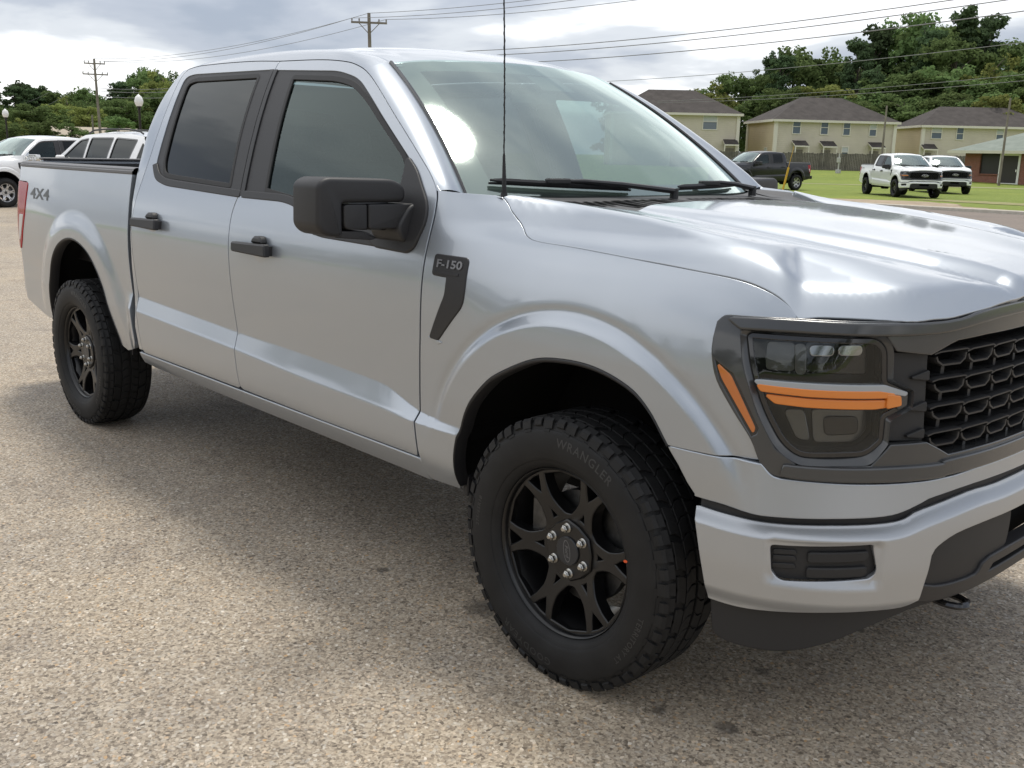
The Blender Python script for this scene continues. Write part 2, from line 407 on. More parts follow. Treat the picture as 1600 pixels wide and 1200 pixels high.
nose_p=_tab([.2,.40,.45,.55,.65,.72,.80,.9,1.0,1.1,1.16,1.2,1.25,1.30],[.985,.995,1.0,1.012,1.012,1.005,.998,.995,.99,.985,.980,.974,.962,.95],.015)

# ================================================================== the pickup truck
M_silver = paint_mat('paint_silver', (.405, .440, .485), .76, .37)
M_silver_b = mat('paint_silver_satin', (.44, .46, .485), .42, .72, coat=.4, coat_r=.15)
M_white_p = paint_mat('paint_white', (.80, .81, .82), 0., .35)
M_black_p = paint_mat('paint_black', (.006, .006, .009), 0., .3, .35)
M_trim = mat('black_trim', (.017, .017, .019), .48, bump=(900, .15, .0004))
M_trim2 = mat('mirror_plastic', (.021, .021, .023), .52, bump=(1200, .25, .0004))
M_gloss = mat('gloss_black', (.012, .012, .013), .12, coat=.6)
M_greyg = mat('bezel_grey', (.052, .054, .056), .22, .25, coat=.6, coat_r=.08)
M_matte = mat('matte_black', (.018, .018, .019), .62, bump=(700, .2, .0005))
M_void = mat('dark_cavity', (.006, .006, .006), .9, spec=.1)
M_liner = mat('wheel_liner', (.010, .010, .010), .85, spec=.2)
M_rub = mat('tyre_rubber', (.012, .012, .0125), .62, spec=.32, var=(14, .22), bump=(260, .2, .0006))
M_rubl = mat('tyre_letter', (.030, .030, .031), .45, spec=.5)
M_rim = mat('rim_black', (.006, .006, .0065), .28, spec=.4, coat=.2, coat_r=.2)
M_chrome = mat('chrome', (.72, .72, .70), .2, 1.)
M_steel = mat('dull_steel', (.10, .10, .10), .45, .9, var=(40, .3))
M_amber = mat('amber_lens', (.66, .205, .030), .16, coat=.8)
M_amber2 = mat('amber_marker', (.50, .15, .03), .2, coat=.8)
M_clearw = mat('clear_strip', (.34, .36, .38), .15, coat=.5)
M_red = mat('tail_red', (.36, .006, .012), .25, spec=.3, coat=.25)
M_tailw = mat('tail_clear', (.62, .60, .60), .2, coat=.5)
M_decal = mat('decal_dark', (.05, .055, .06), .35)
M_letter = mat('badge_letter', (.20, .20, .21), .3, .4)
M_orange = mat('orange_dot', (.75, .10, .02), .5)
M_cloth = mat('seat_cloth', (.095, .10, .105), .9, var=(60, .2))
M_dash = mat('dash_plastic', (.11, .115, .12), .7)
M_head = mat('headliner', (.42, .43, .42), .9)
M_paper = mat('paper', (.75, .77, .76), .8)
M_ws = glass_mat('windshield_glass', (.62, .76, .71), 1.95, rough=.065, haze=.04, haze_col=(.70, .80, .75), gain=1.6, base=.10, gcol=(.88, 1, .94))  # pale green haze colour brightens the pane in place of real glare
M_fg = glass_mat('front_door_glass', (.30, .40, .39), 1.55, gcol=(.86, 1, .98))
M_rg = glass_mat('privacy_glass', (.035, .038, .042), 1.42)
M_lens = glass_mat('lamp_lens', (.74, .75, .75), 1.5)
M_frit = mat('frit_black', (.055, .055, .055), .6)
M_emb = mat('emblem_dark', (.03, .032, .036), .3, .2)

def inset(poly, d):
    """move a closed polygon inwards by d"""
    n = len(poly); P = [np.array(p, float) for p in poly]
    A = sum(P[i][0] * P[(i + 1) % n][1] - P[(i + 1) % n][0] * P[i][1] for i in range(n)); sg = 1 if A > 0 else -1; o = []
    for i in range(n):
        e1 = P[i] - P[i - 1]; e2 = P[(i + 1) % n] - P[i]; e1 = e1 / (np.linalg.norm(e1) + 1e-9); e2 = e2 / (np.linalg.norm(e2) + 1e-9)
        nn = np.array([-(e1[1] + e2[1]), e1[0] + e2[0]]) * sg; l = np.linalg.norm(nn)
        k = 1 / max(.6, math.sqrt(max(.05, (1 + e1 @ e2) / 2))); o.append(tuple(P[i] + nn / (l + 1e-9) * d * k))
    return o
def skin(off=0.):
    return lambda s, z: body_pt(s, z, off / NB)
def nose(off=0.):
    """front fascia surface, runs over the centre line: s in [0, 2*SMAX]"""
    def f(s, z):
        s = np.asarray(s, float); z = np.asarray(z, float); far = s > SMAX; q = np.where(far, 2 * SMAX - s, s)
        X = np.interp(q, _cs, _cx); Y = np.interp(q, _cs, _cy)
        P = nose_s(q, z) * (1 - .012 * (1 - sst(q, .42, .62)) * sst(.8 - z, 0, .1)) + off / NB
        return np.stack([X * P, np.where(far, 1, -1) * Y * P, z], -1)
    return f
def sym(half):
    """mirror a polyline given from the side to the centre line -> full width (open)"""
    return list(half) + [(2 * SMAX - s, z) for s, z in half[::-1] if s < SMAX - 1e-6]
def ring_pts(c, rs, kz=1., a0=-20, a1=200, da=1.1):
    return [(c[0] + r * math.cos(R(a)), c[1] + r * math.sin(R(a)) / kz) for r in rs for a in np.arange(a0, a1, da)]
def line_pts(x0, x1, dx=.022):
    xs = np.arange(x0, x1, dx); o = []
    for x in xs:
        zt, zl = float(zt_(x)), float(zl_(x)); o += [(x, z) for z in (zt + .012, zt + .004, zt, zt - .004, zt - .012, (zt + zl) / 2, zl + .018, zl + .010, zl + .003, zl - .004)]
    return o
FEAT_F = ring_pts(FW, (.600, .607, .614, .621, .628, .635, .641, .648, .656, .666, .68)) + line_pts(-.68, -.43, .008)
FEAT_R = ring_pts(RW, (.60, .62, .64, .66, .68, .70), .97, da=1.6)
FEAT_D = line_pts(-2.9, -.97) + line_pts(-.97, -.655, .006)
def both(name, outline, fn, mats, parent, **k):
    return [panel(name, outline, fn, mats, parent, mirror=m, **k) for m in (False, True)]

TRUCK = empty('pickup_truck')
tag(TRUCK, 'silver crew cab pickup truck with black wheels parked on the pebble pavement', 'pickup truck')

# ---- doors -------------------------------------------------------
split = cat([(-1.873, .540), (-1.886, .657), (-1.896, .755), (-1.908, .884), (-1.913, 1.0), (-1.917, 1.083), (-1.923, 1.154), (-1.928, 1.25), (-1.912, 1.315), (-1.890, 1.350)], 4) \
      + [(-1.925, 1.60), (-1.957, 1.83), (-1.960, 1.868)]
top_f = cat([(-1.960, 1.868), (-1.64, 1.857), (-1.447, 1.840), (-1.346, 1.820), (-1.263, 1.791), (-1.167, 1.740), (-1.028, 1.654), (-.89, 1.567), (-.762, 1.483), (-.699, 1.438), (-.655, 1.393), (-.640, 1.341), (-.636, 1.286),
             (-.638, 1.2), (-.643, 1.07), (-.652, .95), (-.664, .84), (-.672, .74), (-.674, .66), (-.669, .60), (-.666, .533)], 5)
fd_out = split[:-1] + top_f[:-1] + [(-.672, .525), (-1.25, .524), (-1.85, .530)]
rear_e = cat([(-2.800, 1.874), (-2.828, 1.840), (-2.834, 1.716), (-2.840, 1.553), (-2.848, 1.449), (-2.866, 1.35), (-2.884, 1.25), (-2.886, 1.1), (-2.882, .95), (-2.874, .785), (-2.862, .66), (-2.848, .545)], 5)
top_r = cat([(-1.960, 1.868), (-2.171, 1.879), (-2.40, 1.884), (-2.589, 1.885), (-2.716, 1.883), (-2.800, 1.874)], 5)
rd_out = split[::-1] + [(-1.893, .530), (-2.83, .530)] + rear_e[::-1][:-1] + top_r[::-1][:-1]
# window apertures (black trim all round), glass inside them
rw = fillet([(-2.762, 1.430), (-2.720, 1.372), (-2.60, 1.352), (-1.897, 1.331), (-1.963, 1.834), (-2.70, 1.846), (-2.785, 1.835)], [.03, .05, .05, 0, 0, .03, .06])
fw = fillet([(-1.880, 1.331), (-1.56, 1.331), (-1.455, 1.318), (-1.385, 1.250), (-1.27, 1.222), (-.69, 1.212), (-.668, 1.300), (-.682, 1.350), (-.79, 1.462), (-1.185, 1.706), (-1.300, 1.772), (-1.46, 1.806), (-1.952, 1.831)],
            [0, .06, .05, .05, .08, .02, .05, .05, .10, .06, .08, .06, 0])
rg = fillet([(-2.690, 1.440), (-2.655, 1.386), (-2.56, 1.377), (-2.000, 1.357), (-2.035, 1.56), (-2.068, 1.816), (-2.66, 1.822), (-2.735, 1.808)], [.03, .05, .04, .01, 0, .02, .02, .06])
fg = fillet([(-1.713, 1.350), (-.86, 1.268), (-.835, 1.46), (-.876, 1.505), (-1.202, 1.700), (-1.325, 1.757), (-1.46, 1.780), (-1.790, 1.799)], [.01, .02, .03, .05, .08, .06, .05, .02])
def doors(mir):
    k = dict(mirror=mir)
    fd = panel('front_door', inset(fd_out, .004), skin(), [M_silver, M_void], TRUCK, holes=[fw], res=.030, thick=.022, extra=FEAT_D, **k)
    rd = panel('rear_door', inset(rd_out, .004), skin(), [M_silver, M_void], TRUCK, holes=[rw], res=.030, thick=.022, extra=FEAT_D, **k)
    tr_f = panel('window_trim', inset(fw, .002), skin(-.004), M_trim, fd, holes=[fg], res=.04, thick=.012, bev=.003, **k)
    tr_r = panel('window_trim', inset(rw, .002), skin(-.004), M_trim, rd, holes=[rg], res=.04, thick=.012, bev=.003, **k)
    panel('window_seal', inset(fg, -.004), skin(-.002), M_matte, fd, holes=[inset(fg, .012)], res=.05, thick=.006, bev=.002, **k)
    panel('window_seal', inset(rg, -.004), skin(-.002), M_matte, rd, holes=[inset(rg, .012)], res=.05, thick=.006, bev=.002, **k)
    panel('window_pane', inset(fg, -.006), skin(-.010), M_fg, fd, res=.06, thick=0, **k)
    panel('window_pane', inset(rg, -.006), skin(-.010), M_rg, rd, res=.06, thick=0, **k)
    panel('pillar_applique', [(-1.893, 1.326), (-1.865, 1.326), (-1.935, 1.831), (-1.960, 1.831)], skin(.002), M_trim, fd, res=.08, thick=.010, bev=.002, **k)
    panel('pillar_applique', [(-1.915, 1.326), (-1.9005, 1.326), (-1.967, 1.833), (-1.995, 1.833)], skin(.002), M_trim, rd, res=.08, thick=.010, bev=.002, **k)
    # belt moulding along the lower edge of the windows
    belt_r = [(-2.785, 1.428), (-2.725, 1.366), (-2.605, 1.343), (-1.900, 1.322), (-1.899, 1.345), (-2.60, 1.366), (-2.70, 1.390), (-2.752, 1.435)]
    panel('belt_moulding', fillet(belt_r, [0, .06, .06, 0, 0, .06, .05, 0]), skin(.004), M_trim, rd, res=.05, thick=.014, bev=.004, **k)
    belt_f = [(-1.876, 1.322), (-1.555, 1.321), (-1.448, 1.305), (-1.380, 1.238), (-1.27, 1.211), (-.86, 1.204), (-.86, 1.226), (-1.265, 1.234), (-1.368, 1.258), (-1.432, 1.324), (-1.55, 1.343), (-1.876, 1.344)]
    panel('belt_moulding', fillet(belt_f, [0, .07, .05, .05, .08, 0, 0, .08, .05, .05, .07, 0]), skin(.004), M_trim, fd, res=.05, thick=.014, bev=.004, **k)
    # handles: a bar standing off the door over a scooped cup
    for d, x0, x1, z in ((fd, -1.832, -1.560, 1.130), (rd, -2.825, -2.550, 1.165)):
        sg = 1 if mir else -1
        mb = MB(); fn = lambda u, v, dd: (u, sg * (float(halfw(u, v)) + dd), v)
        bar = fillet([(x0, z + .020), (x1 - .01, z + .026), (x1, z - .022), (x0 + .004, z - .018)], .008, 3)
        mb.prism(bar, fn, .040, .016, bev=.006); mb.box((x0 + .03, sg * (float(halfw(x0, z)) + .012), z), (.022, .014, .016)); mb.box((x1 - .03, sg * (float(halfw(x1, z)) + .012), z), (.020, .014, .018))
        mb.build('door_handle', M_trim2, d)
        mb = MB(); pad = fillet([(x0 + .135, z + .024), (x0 + .150, z + .052), (x0 + .205, z + .052), (x0 + .222, z + .024)], .014, 3)
        mb.prism(pad, fn, .030, .001, bev=.008); mb.build('key_cap', M_trim2, d)
        cup = [(x0 + .175 + .062 * math.cos(a), z - .018 + .048 * math.sin(a)) for a in [2 * math.pi * i / 20 for i in range(20)]]
        G = [[(x0 + .175 + .062 * r * math.cos(a), sg * (float(halfw(x0 + .175, z)) + .0015 + .004 * (1 - r * r)), z - .018 + .048 * r * math.sin(a)) for r in (1, .8, .5, .02)] for a in [2 * math.pi * i / 24 for i in range(25)]]
        grid_surf('handle_cup', G, M_silver, d, flip=mir)
    return fd, rd
FDR, RDR = doors(False); FDL, RDL = doors(True)

# ---- cab: pillars, roof rail, roof --------------------------------
def arc_resample(P, n):
    P = np.array(P, float); s = np.concatenate([[0], np.cumsum(np.linalg.norm(np.diff(P, axis=0), axis=1))]); q = np.linspace(0, s[-1], n)
    return np.stack([np.interp(q, s, P[:, k]) for k in range(P.shape[1])], 1)
def on_skin(pts, d=0.): return np.array([body_pt(x, z, d / NB) for x, z in pts])
S1 = on_skin([(x, z) for x, z in rear_e[::-1] if z < 1.40]); S2 = on_skin([(x, z) for x, z in rear_e[::-1] if z >= 1.40]); S3 = on_skin(top_r[::-1] + [p for p in top_f[1:] if p[0] < -1.27]); S4 = on_skin([p for p in top_f if p[0] >= -1.29 and p[1] > 1.388])
E1 = on_skin([(-2.885, .545), (-2.897, .66), (-2.908, .785), (-2.917, .95), (-2.921, 1.1), (-2.921, 1.25), (-2.918, 1.38)])
hdr = [(-1.300, -.612, 1.834), (-1.262, -.50, 1.850), (-1.225, -.35, 1.859), (-1.20, -.18, 1.864), (-1.192, 0, 1.866)]
E2 = np.array(cat([tuple(E1[-1]), (-2.985, -.862, 1.47), (-2.985, -.815, 1.60), (-2.965, -.745, 1.74), (-2.925, -.66, 1.853)], 8))
ditch = [(-2.925, -.64, 1.866), (-2.80, -.612, 1.896), (-2.60, -.602, 1.910), (-2.30, -.600, 1.917), (-2.0, -.600, 1.916), (-1.75, -.602, 1.906), (-1.55, -.606, 1.890), (-1.40, -.609, 1.864), (-1.300, -.612, 1.834)]
E3 = np.array(cat([(-2.925, -.66, 1.853)] + ditch[1:], 6))
_e = np.linspace(0, 1, 30)[:, None]; E4 = np.array([-1.300, -.612, 1.834]) * (1 - _e) + np.array([-.640, -.797, 1.378]) * _e + np.array([.55, 0, .83]) * (.030 * 4 * _e * (1 - _e)) + np.array([0, -.006, .002])
def rail(mir):
    rows = []
    for S, E, n, mode in ((S1, E1, 24, 0), (S2, E2, 30, 1), (S3, E3, 70, 2), (S4, E4, 50, 3)):
        s, e = arc_resample(S, n), arc_resample(E, n)
        for i in range(n):
            a, b = s[i], e[i]; t = i / (n - 1)
            if mode == 0: c = (a + b) / 2; c[1] -= .0005
            elif mode == 1: c = (a + b) / 2 * (1 - min(1, t * 4)) + np.array([b[0] + .006, a[1] + .2 * (b[1] - a[1]), (a[2] + b[2]) / 2 + .004]) * min(1, t * 4)
            elif mode == 2: c = np.array([(a[0] + b[0]) / 2, a[1] + .40 * (b[1] - a[1]), b[2] + .004])
            else:
                c = (a + b) / 2 + np.array([.030, -.016, .020]) * (.6 + .4 * t)
            if mode == 2 and t > .85:
                c3 = (a + b) / 2 + np.array([.030, -.016, .020]) * .6; k = (t - .85) / .15; c = c * (1 - k) + c3 * k
            rows.append([(1 - q) ** 2 * a + 2 * q * (1 - q) * c + q * q * b for q in np.linspace(0, 1, 11)])
    rows = np.array(rows)
    # turned-in return at the seam
    inn = rows[:, :1] + np.array([0, .018, -.004]); out = rows[:, -1:] + np.array([-.004, .012, -.014])
    return grid_surf('cab_pillar', np.concatenate([inn, rows, out], 1), M_silver, TRUCK, flip=True, sharp=50, mirror=mir)
rail(False); rail(True)
zc_ = _tab([-2.96, -2.90, -2.80, -2.6, -2.3, -2.0, -1.7, -1.45, -1.30, -1.19, -1.0], [1.855, 1.888, 1.918, 1.938, 1.952, 1.957, 1.950, 1.926, 1.897, 1.866, 1.80], .05)
ze_ = _tab([-2.925, -2.8, -2.6, -2.3, -2.0, -1.75, -1.55, -1.4, -1.3, -1.2], [1.862, 1.894, 1.907, 1.914, 1.913, 1.903, 1.887, 1.861, 1.831, 1.79], .03)
hx = lambda y: np.interp(abs(y), [0, .18, .35, .50, .607], [-1.192, -1.20, -1.225, -1.262, -1.302])
ys = np.concatenate([np.linspace(-.607, -.56, 6), np.linspace(-.54, .54, 40), np.linspace(.56, .607, 6)])
G = []
for y in ys:
    x0 = hx(y); row = []
    for t in np.linspace(0, 1, 60):
        tt = t ** 1.3; x = x0 + (-2.955 + .02 * (abs(y) / .6) ** 2 - x0) * tt
        k = abs(y) / .607; z = zc_(x + (hx(0) - x0) * (1 - t) ** 4 * 0) - (zc_(x) - ze_(x)) * k ** 2.3
        ridge = .006 * (math.exp(-((abs(y) - .50) / .018) ** 2)) * min(1, t * 8) * min(1, (1 - t) * 8)
        row.append((x, y, z - ridge * .8 - (.006 if abs(y) > .606 else 0)))
    G.append(row)
G = np.array(G); fr = G[:, :1] + np.array([.004, 0, -.014]); G = np.concatenate([fr, G], 1)
grid_surf('roof', G, M_silver, TRUCK, flip=True, sharp=60)
# ditch strip under the roof joint
grid_surf('roof_ditch', [[(p[0], p[1] - .012, p[2] - .011), (p[0], p[1] + .015, p[2] - .011)] for p in E3], M_matte, TRUCK)
grid_surf('roof_ditch', [[(p[0], -p[1] + .012, p[2] - .011), (p[0], -p[1] - .015, p[2] - .011)] for p in E3], M_matte, TRUCK)
# back of the cab with its window
bk = [(-2.93, -.89, .60), (-2.93, -.89, 1.38), (-2.99, -.84, 1.50), (-2.975, -.77, 1.70), (-2.94, -.64, 1.85)]
bg = []
for k in np.linspace(-1, 1, 21): bg.append([(p[0] - .03 * (1 - k * k), p[1] * k * -1, p[2]) for p in bk])
grid_surf('cab_back', bg, M_silver, TRUCK, flip=False, sharp=40)
mbw = MB(); mbw.prism(fillet([(-.62, 1.44), (.62, 1.44), (.56, 1.77), (-.56, 1.77)], .05), lambda u, v, d: (-3.03 + .10 * max(0, v - 1.5) + .03 * (abs(u) / .84) ** 2 - d, u, v), .006, -.002)
mbw.build('rear_window', M_gloss, TRUCK)

# ---- rocker ------------------------------------------------------
both('rocker_panel', [(-2.905, .519), (-2.905, .470), (-2.80, .462), (-1.9, .452), (-.80, .440), (-.668, .436), (-.668, .514), (-1.3, .514)], skin(), [M_silver, M_void], TRUCK, thick=.05, bev=.006, res=.03)

# ---- front fender --------------------------------------------------
arch_f = cat([(-.500, .470), (-.488, .58), (-.452, .680), (-.405, .762), (-.330, .838), (-.262, .884), (-.120, .948), (.003, .968), (.121, .965), (.231, .935), (.298, .887), (.360, .803)], 5)
gap_h = cat([(-.432, 1.384), (-.398, 1.360), (-.362, 1.331), (-.315, 1.300), (-.270, 1.278), (-.212, 1.267), (-.05, 1.261), (.186, 1.249), (.35, 1.240), (.502, 1.228), (.588, 1.208), (.640, 1.181), (.666, 1.153)], 5)
bez_s = cat([(.666, 1.151), (.595, 1.148), (.500, 1.145)], 3) + cat([(.487, 1.143), (.470, 1.129), (.463, 1.09), (.464, 1.05), (.482, .990), (.530, .921), (.577, .860), (.604, .806)], 4)
seam_l = [p for p in top_f if p[1] < 1.39 or (p[0] > -.67)]
fend = [(x + .004, z) for x, z in seam_l] + [(-.662, .47), (-.655, .442), (-.515, .440)] + arch_f + [(.481, .803), (.604, .806)] + bez_s[::-1][1:] + gap_h[::-1][1:] + [(-.455, 1.389), (-.55, 1.392), (-.640, 1.396)]
both('front_fender', inset(fend, .0025), skin(), [M_silver, M_void], TRUCK, thick=.03, res=.024, step=.010, extra=FEAT_F)
# black arch edging
def arch_lip(path, name, depth=.05):
    for mir in (False, True):
        G = []
        for x, z in path:
            p = body_pt(x, z); sg = -1 if mir else 1
            G.append([(p[0], sg * (p[1] + .0015), p[2]), (p[0], sg * (p[1] - .0035), p[2] - .004), (p[0], sg * (p[1] + .004), p[2] - .013), (p[0], sg * (p[1] + depth), p[2] - .014)])
        grid_surf(name, G, M_trim, TRUCK, flip=mir)
# wheel wells
def well(cx, cz, r, z0, name, sx=1.):
    for mir in (False, True):
        G = []; sg = 1 if mir else -1
        for a in np.linspace(-.03, math.pi + .03, 40):
            x, z = cx + r * sx * math.cos(a), cz + r * math.sin(a)
            yo = min(.955, float(np.interp(x, _cx, _cy)) - .055 if x > .1 else .955, float(halfw(x, z)) - .03); G.append([(x, sg * yo, z), (x, sg * (yo - .03), z), (x, sg * .70, z), (x, sg * .45, z)])
        o = grid_surf(name, G, M_liner, TRUCK, flip=not mir)
        mb = MB(); mb.box((cx, sg * .44, cz + .24), (r * sx, .01, .32)); mb.build('inner_wall', M_liner, o)
well(-.02, .45, .545, .2, 'wheel_well'); well(-3.66, .46, .60, .2, 'wheel_well', 1.0)

# ---- cargo bed -------------------------------------------------------
arch_r = cat([(-4.175, .515), (-4.140, .62), (-4.085, .735), (-4.005, .875), (-3.890, .972), (-3.745, 1.022), (-3.600, 1.022), (-3.450, .975), (-3.345, .892), (-3.268, .785), (-3.222, .68), (-3.185, .580), (-3.165, .515)], 5)
bedo = [(-2.962, 1.378), (-2.966, 1.25), (-2.966, 1.1), (-2.962, .95), (-2.953, .785), (-2.944, .66), (-2.936, .575), (-2.955, .535)] 
bedo = cat(bedo, 4) + [(-3.10, .500)] + arch_r[::-1] + [(-4.30, .520), (-4.52, .560), (-4.70, .600)] + [(-4.735, .70), (-4.735, .880), (-4.62, .888), (-4.578, .95), (-4.505, 1.10), (-4.462, 1.265), (-4.475, 1.290), (-4.50, 1.297), (-4.735, 1.300), (-4.735, 1.385)]
both('bed_side', bedo, skin(), [M_silver, M_void], TRUCK, thick=.03, res=.028, step=.012, extra=FEAT_R)
for mir in (False, True):
    sg = 1 if mir else -1
    # plastic rail cap with two ribs
    G = []
    for x in np.linspace(-2.950, -4.735, 30):
        w_ = float(halfw(x, 1.38)) * float(rear_k(x))
        G.append([(x, sg * (w_ + .001), 1.379), (x, sg * (w_ + .004), 1.384), (x, sg * (w_ + .003), 1.394), (x, sg * (w_ - .004), 1.397), (x, sg * (w_ - .006), 1.404), (x, sg * (w_ - .016), 1.410), (x, sg * (w_ - .055), 1.412), (x, sg * (w_ - .085), 1.408), (x, sg * (w_ - .09), 1.37)])
    grid_surf('rail_cap', G, mat('rail_plastic', (.135, .135, .14), .5), TRUCK, flip=mir, sharp=35)
    G = []
    for x in np.linspace(-2.95, -4.74, 8): G.append([(x, sg * .83, 1.39), (x, sg * .80, .90)])
    grid_surf('bed_inner_wall', G, M_matte, TRUCK, flip=mir)
    # tail lamp: red housing with pale lower lens, wraps round the corner
    fnl = skin(.004)
    tl = fillet([(-4.470, 1.285), (-4.735, 1.292), (-4.775, 1.25), (-4.775, .93), (-4.735, .890), (-4.63, .898), (-4.588, .955), (-4.513, 1.10)], .012, 3)
    L = panel('tail_lamp', tl, fnl, M_red, TRUCK, res=.02, thick=.03, bev=.006, mirror=mir)
    panel('reverse_lens', fillet([(-4.530, 1.10), (-4.600, 1.10), (-4.635, .950), (-4.622, .945), (-4.590, .985)], .01, 3), skin(.006), M_tailw, L, res=.02, thick=.006, mirror=mir)
mb = MB(); mb.box((-3.85, 0, .885), (.89, .80, .02)); mb.box((-2.975, 0, 1.13), (.02, .86, .255)); mb.build('bed_floor', M_matte, TRUCK)
mb = MB(); mb.box((-4.775, 0, 1.105), (.028, .745, .318), bev=.012); TG = mb.build('tailgate', M_silver, TRUCK)
mb = MB(); mb.box((-4.742, 0, 1.13), (.006, .735, .27)); mb.build('tailgate_liner', M_matte, TG); mb = MB(); mb.box((-4.772, 0, 1.426), (.034, .745, .006), bev=.003); mb.build('tailgate_cap', mat('rail_plastic'), TG)
mb = MB(); mb.box((-4.80, 0, 1.19), (.012, .14, .03), bev=.006); mb.build('tailgate_handle', M_trim, TG)
mb = MB(); mb.box((-4.86, 0, .66), (.085, .86, .085), bev=.03); RB = mb.build('rear_bumper', M_silver_b, TRUCK)
mb = MB(); mb.box((-4.84, 0, .752), (.10, .60, .008)); mb.build('step_pad', M_trim, RB)
# decal on the bed side
def wrap_text(txt, size, surf, u0, v0, name, m, parent, depth=.0, shear=0., mir=False, sx=1., bold=0., d0=.0):
    v, f = text_mesh(txt, 1., depth / size if depth else 0, 3, shear, 1.0, bold)
    V = np.array(v); s = -1 if mir else 1
    P = surf(u0 + s * V[:, 0] * size * sx, v0 + V[:, 1] * size); h = 1e-3
    du = surf(u0 + s * V[:, 0] * size * sx + h, v0 + V[:, 1] * size) - P; dv = surf(u0 + s * V[:, 0] * size * sx, v0 + V[:, 1] * size + h) - P
    n = np.cross(du, dv); n /= np.linalg.norm(n, axis=1)[:, None]
    P = P + n * (V[:, 2:3] * size + d0)
    if mir: P = P * [1, -1, 1]
    return mesh_obj(name, P, f, m, parent, smooth=False)
wrap_text('4X4', .088, skin(), -4.235, 1.230, 'decal', M_decal, TRUCK, sx=2.3, bold=.015, d0=.0015)
wrap_text('4X4', .088, skin(), -4.235, 1.230, 'decal', M_decal, TRUCK, sx=2.3, bold=.015, d0=.0015, mir=True)
arch_lip(arch_f, 'arch_edging'); arch_lip(arch_r, 'arch_edging')

# ---- hood --------------------------------------------------------------
_zz = np.linspace(1.05, 1.45, 801); _ww = W_fend(_zz) / NB
_hedge = lambda rho: np.interp(-rho, -_ww, _zz)
def ht_(tab): return _tab([a for a, b in tab], [b for a, b in tab], .05)
H_ridge = ht_([(-.9, 1.425), (-.43, 1.390), (.05, 1.351), (.43, 1.309), (.73, 1.266), (.86, 1.236), (1.0, 1.20)])
H_mid = ht_([(-.9, 1.40), (-.2, 1.369), (0, 1.361), (.3, 1.339), (.6, 1.302), (.8, 1.266), (.9, 1.236), (1.0, 1.20)])
def tb2(tab, sm, lo, hi): return _tab([a for a, b in tab], [b for a, b in tab], sm, lo, hi, 4001)
def gap_xy(s, z):
    p = body_pt(s, z); return (float(p[0]), float(p[1]))
hside = [gap_xy(s, z) for s, z in gap_h]
front_w = [(.800, -.730), (.858, -.630), (.893, -.50), (.925, -.33), (.936, -.15), (.939, 0)]
hp = hside + cat([hside[-1]] + front_w, 5)[1:]
_ht = sorted([(math.degrees(math.atan2(x / NA, max(-y, 1e-4) / NB)), ((-y / NB) ** NN + (x / NA) ** NN) ** (1 / NN)) for x, y in hp if x > .3])
HRE = tb2([(-20, _ht[0][1])] + _ht + [(110, _ht[-1][1])], 1.8, -20, 110)
_hz = sorted([(math.degrees(math.atan2(x / NA, max(-y, 1e-4) / NB)), z) for (x, y), (s_, z) in zip(hside, gap_h) if x > .15])
HZE = tb2([(-20, _hz[0][1])] + _hz + [(49.3, 1.157), (57, 1.159), (64, 1.174), (71.4, 1.194), (80, 1.203), (90, 1.206)], .8, -20, 110)
HG = tb2([(-.1, -.15), (0, 0), (.010, .016), (.03, .043), (.05, .066), (.08, .078), (.12, .092), (.2, .120), (.3, .16), (.6, .30)], .011, -.3, 1.2)
def hood_z(x, y):
    ay = np.abs(y); rho = np.where(x > 0, ((ay / NB) ** NN + (np.maximum(x, 0) / NA) ** NN) ** (1 / NN), ay / NB)
    r2 = rho - .034 * (1 - sst(ay, .36, .60)) * sst(x, .3, .9)
    k = sst(x, -.66, -.12); tgt = NB * r2           # height where the body skin has this width
    lo, hi = np.full_like(tgt, 1.02), np.full_like(tgt, 1.75)
    for _ in range(26):
        md = .5 * (lo + hi); wv = W_door(md) * (1 - k) + W_fend(md) * k; up_ = wv > tgt; lo = np.where(up_, md, lo); hi = np.where(up_, hi, md)
    he = .5 * (lo + hi)
    th = np.degrees(np.arctan2(np.maximum(x, 0) / NA, np.maximum(ay, 1e-4) / NB))
    hf_ = HZE(th) + HG(HRE(th) - rho); kf = sst(th, 8, 44); he = he * (1 - kf) + hf_ * kf
    yr = np.interp(x, [-.43, .05, .43, .73, .86], [.80, .765, .70, .60, .5])
    t = ay / yr
    top = H_mid(x) * (1 - sst(t, .52, .72)) + (H_ridge(x) - .010) * sst(t, .52, .72) + .010 * sst(t, .80, .98)
    top = top - .006 * np.exp(-((t - .68) / .05) ** 2) + .004 * (1 - sst(t, 0, .5)) 
    q = .010 + .010 * sst(x, .45, .75); d = he - top; sm = np.where(np.abs(d) < q * 4, 1, 0); h = np.clip(.5 + .5 * d / (q * 2), 0, 1)
    return he * (1 - h) + top * h - q * h * (1 - h)
def hood_fn(x, y):
    x = np.asarray(x, float); y = np.asarray(y, float); return np.stack([x, y, hood_z(x, y)], -1)
rear_w = [(-.432, -.812), (-.405, -.775), (-.30, -.70), (-.135, -.575), (-.195, -.30), (-.215, 0)]
hood_o = hp + [(x, -y) for x, y in hp[::-1]][1:] + [(x, -y) for x, y in rear_w[1:-1]] + rear_w[::-1][:-1]
hood_o = inset(hood_o, .0025)
HOOD = panel('hood', hood_o, hood_fn, [M_silver, M_silver], TRUCK, res=.015, step=.010, thick=.032, bev=.004)

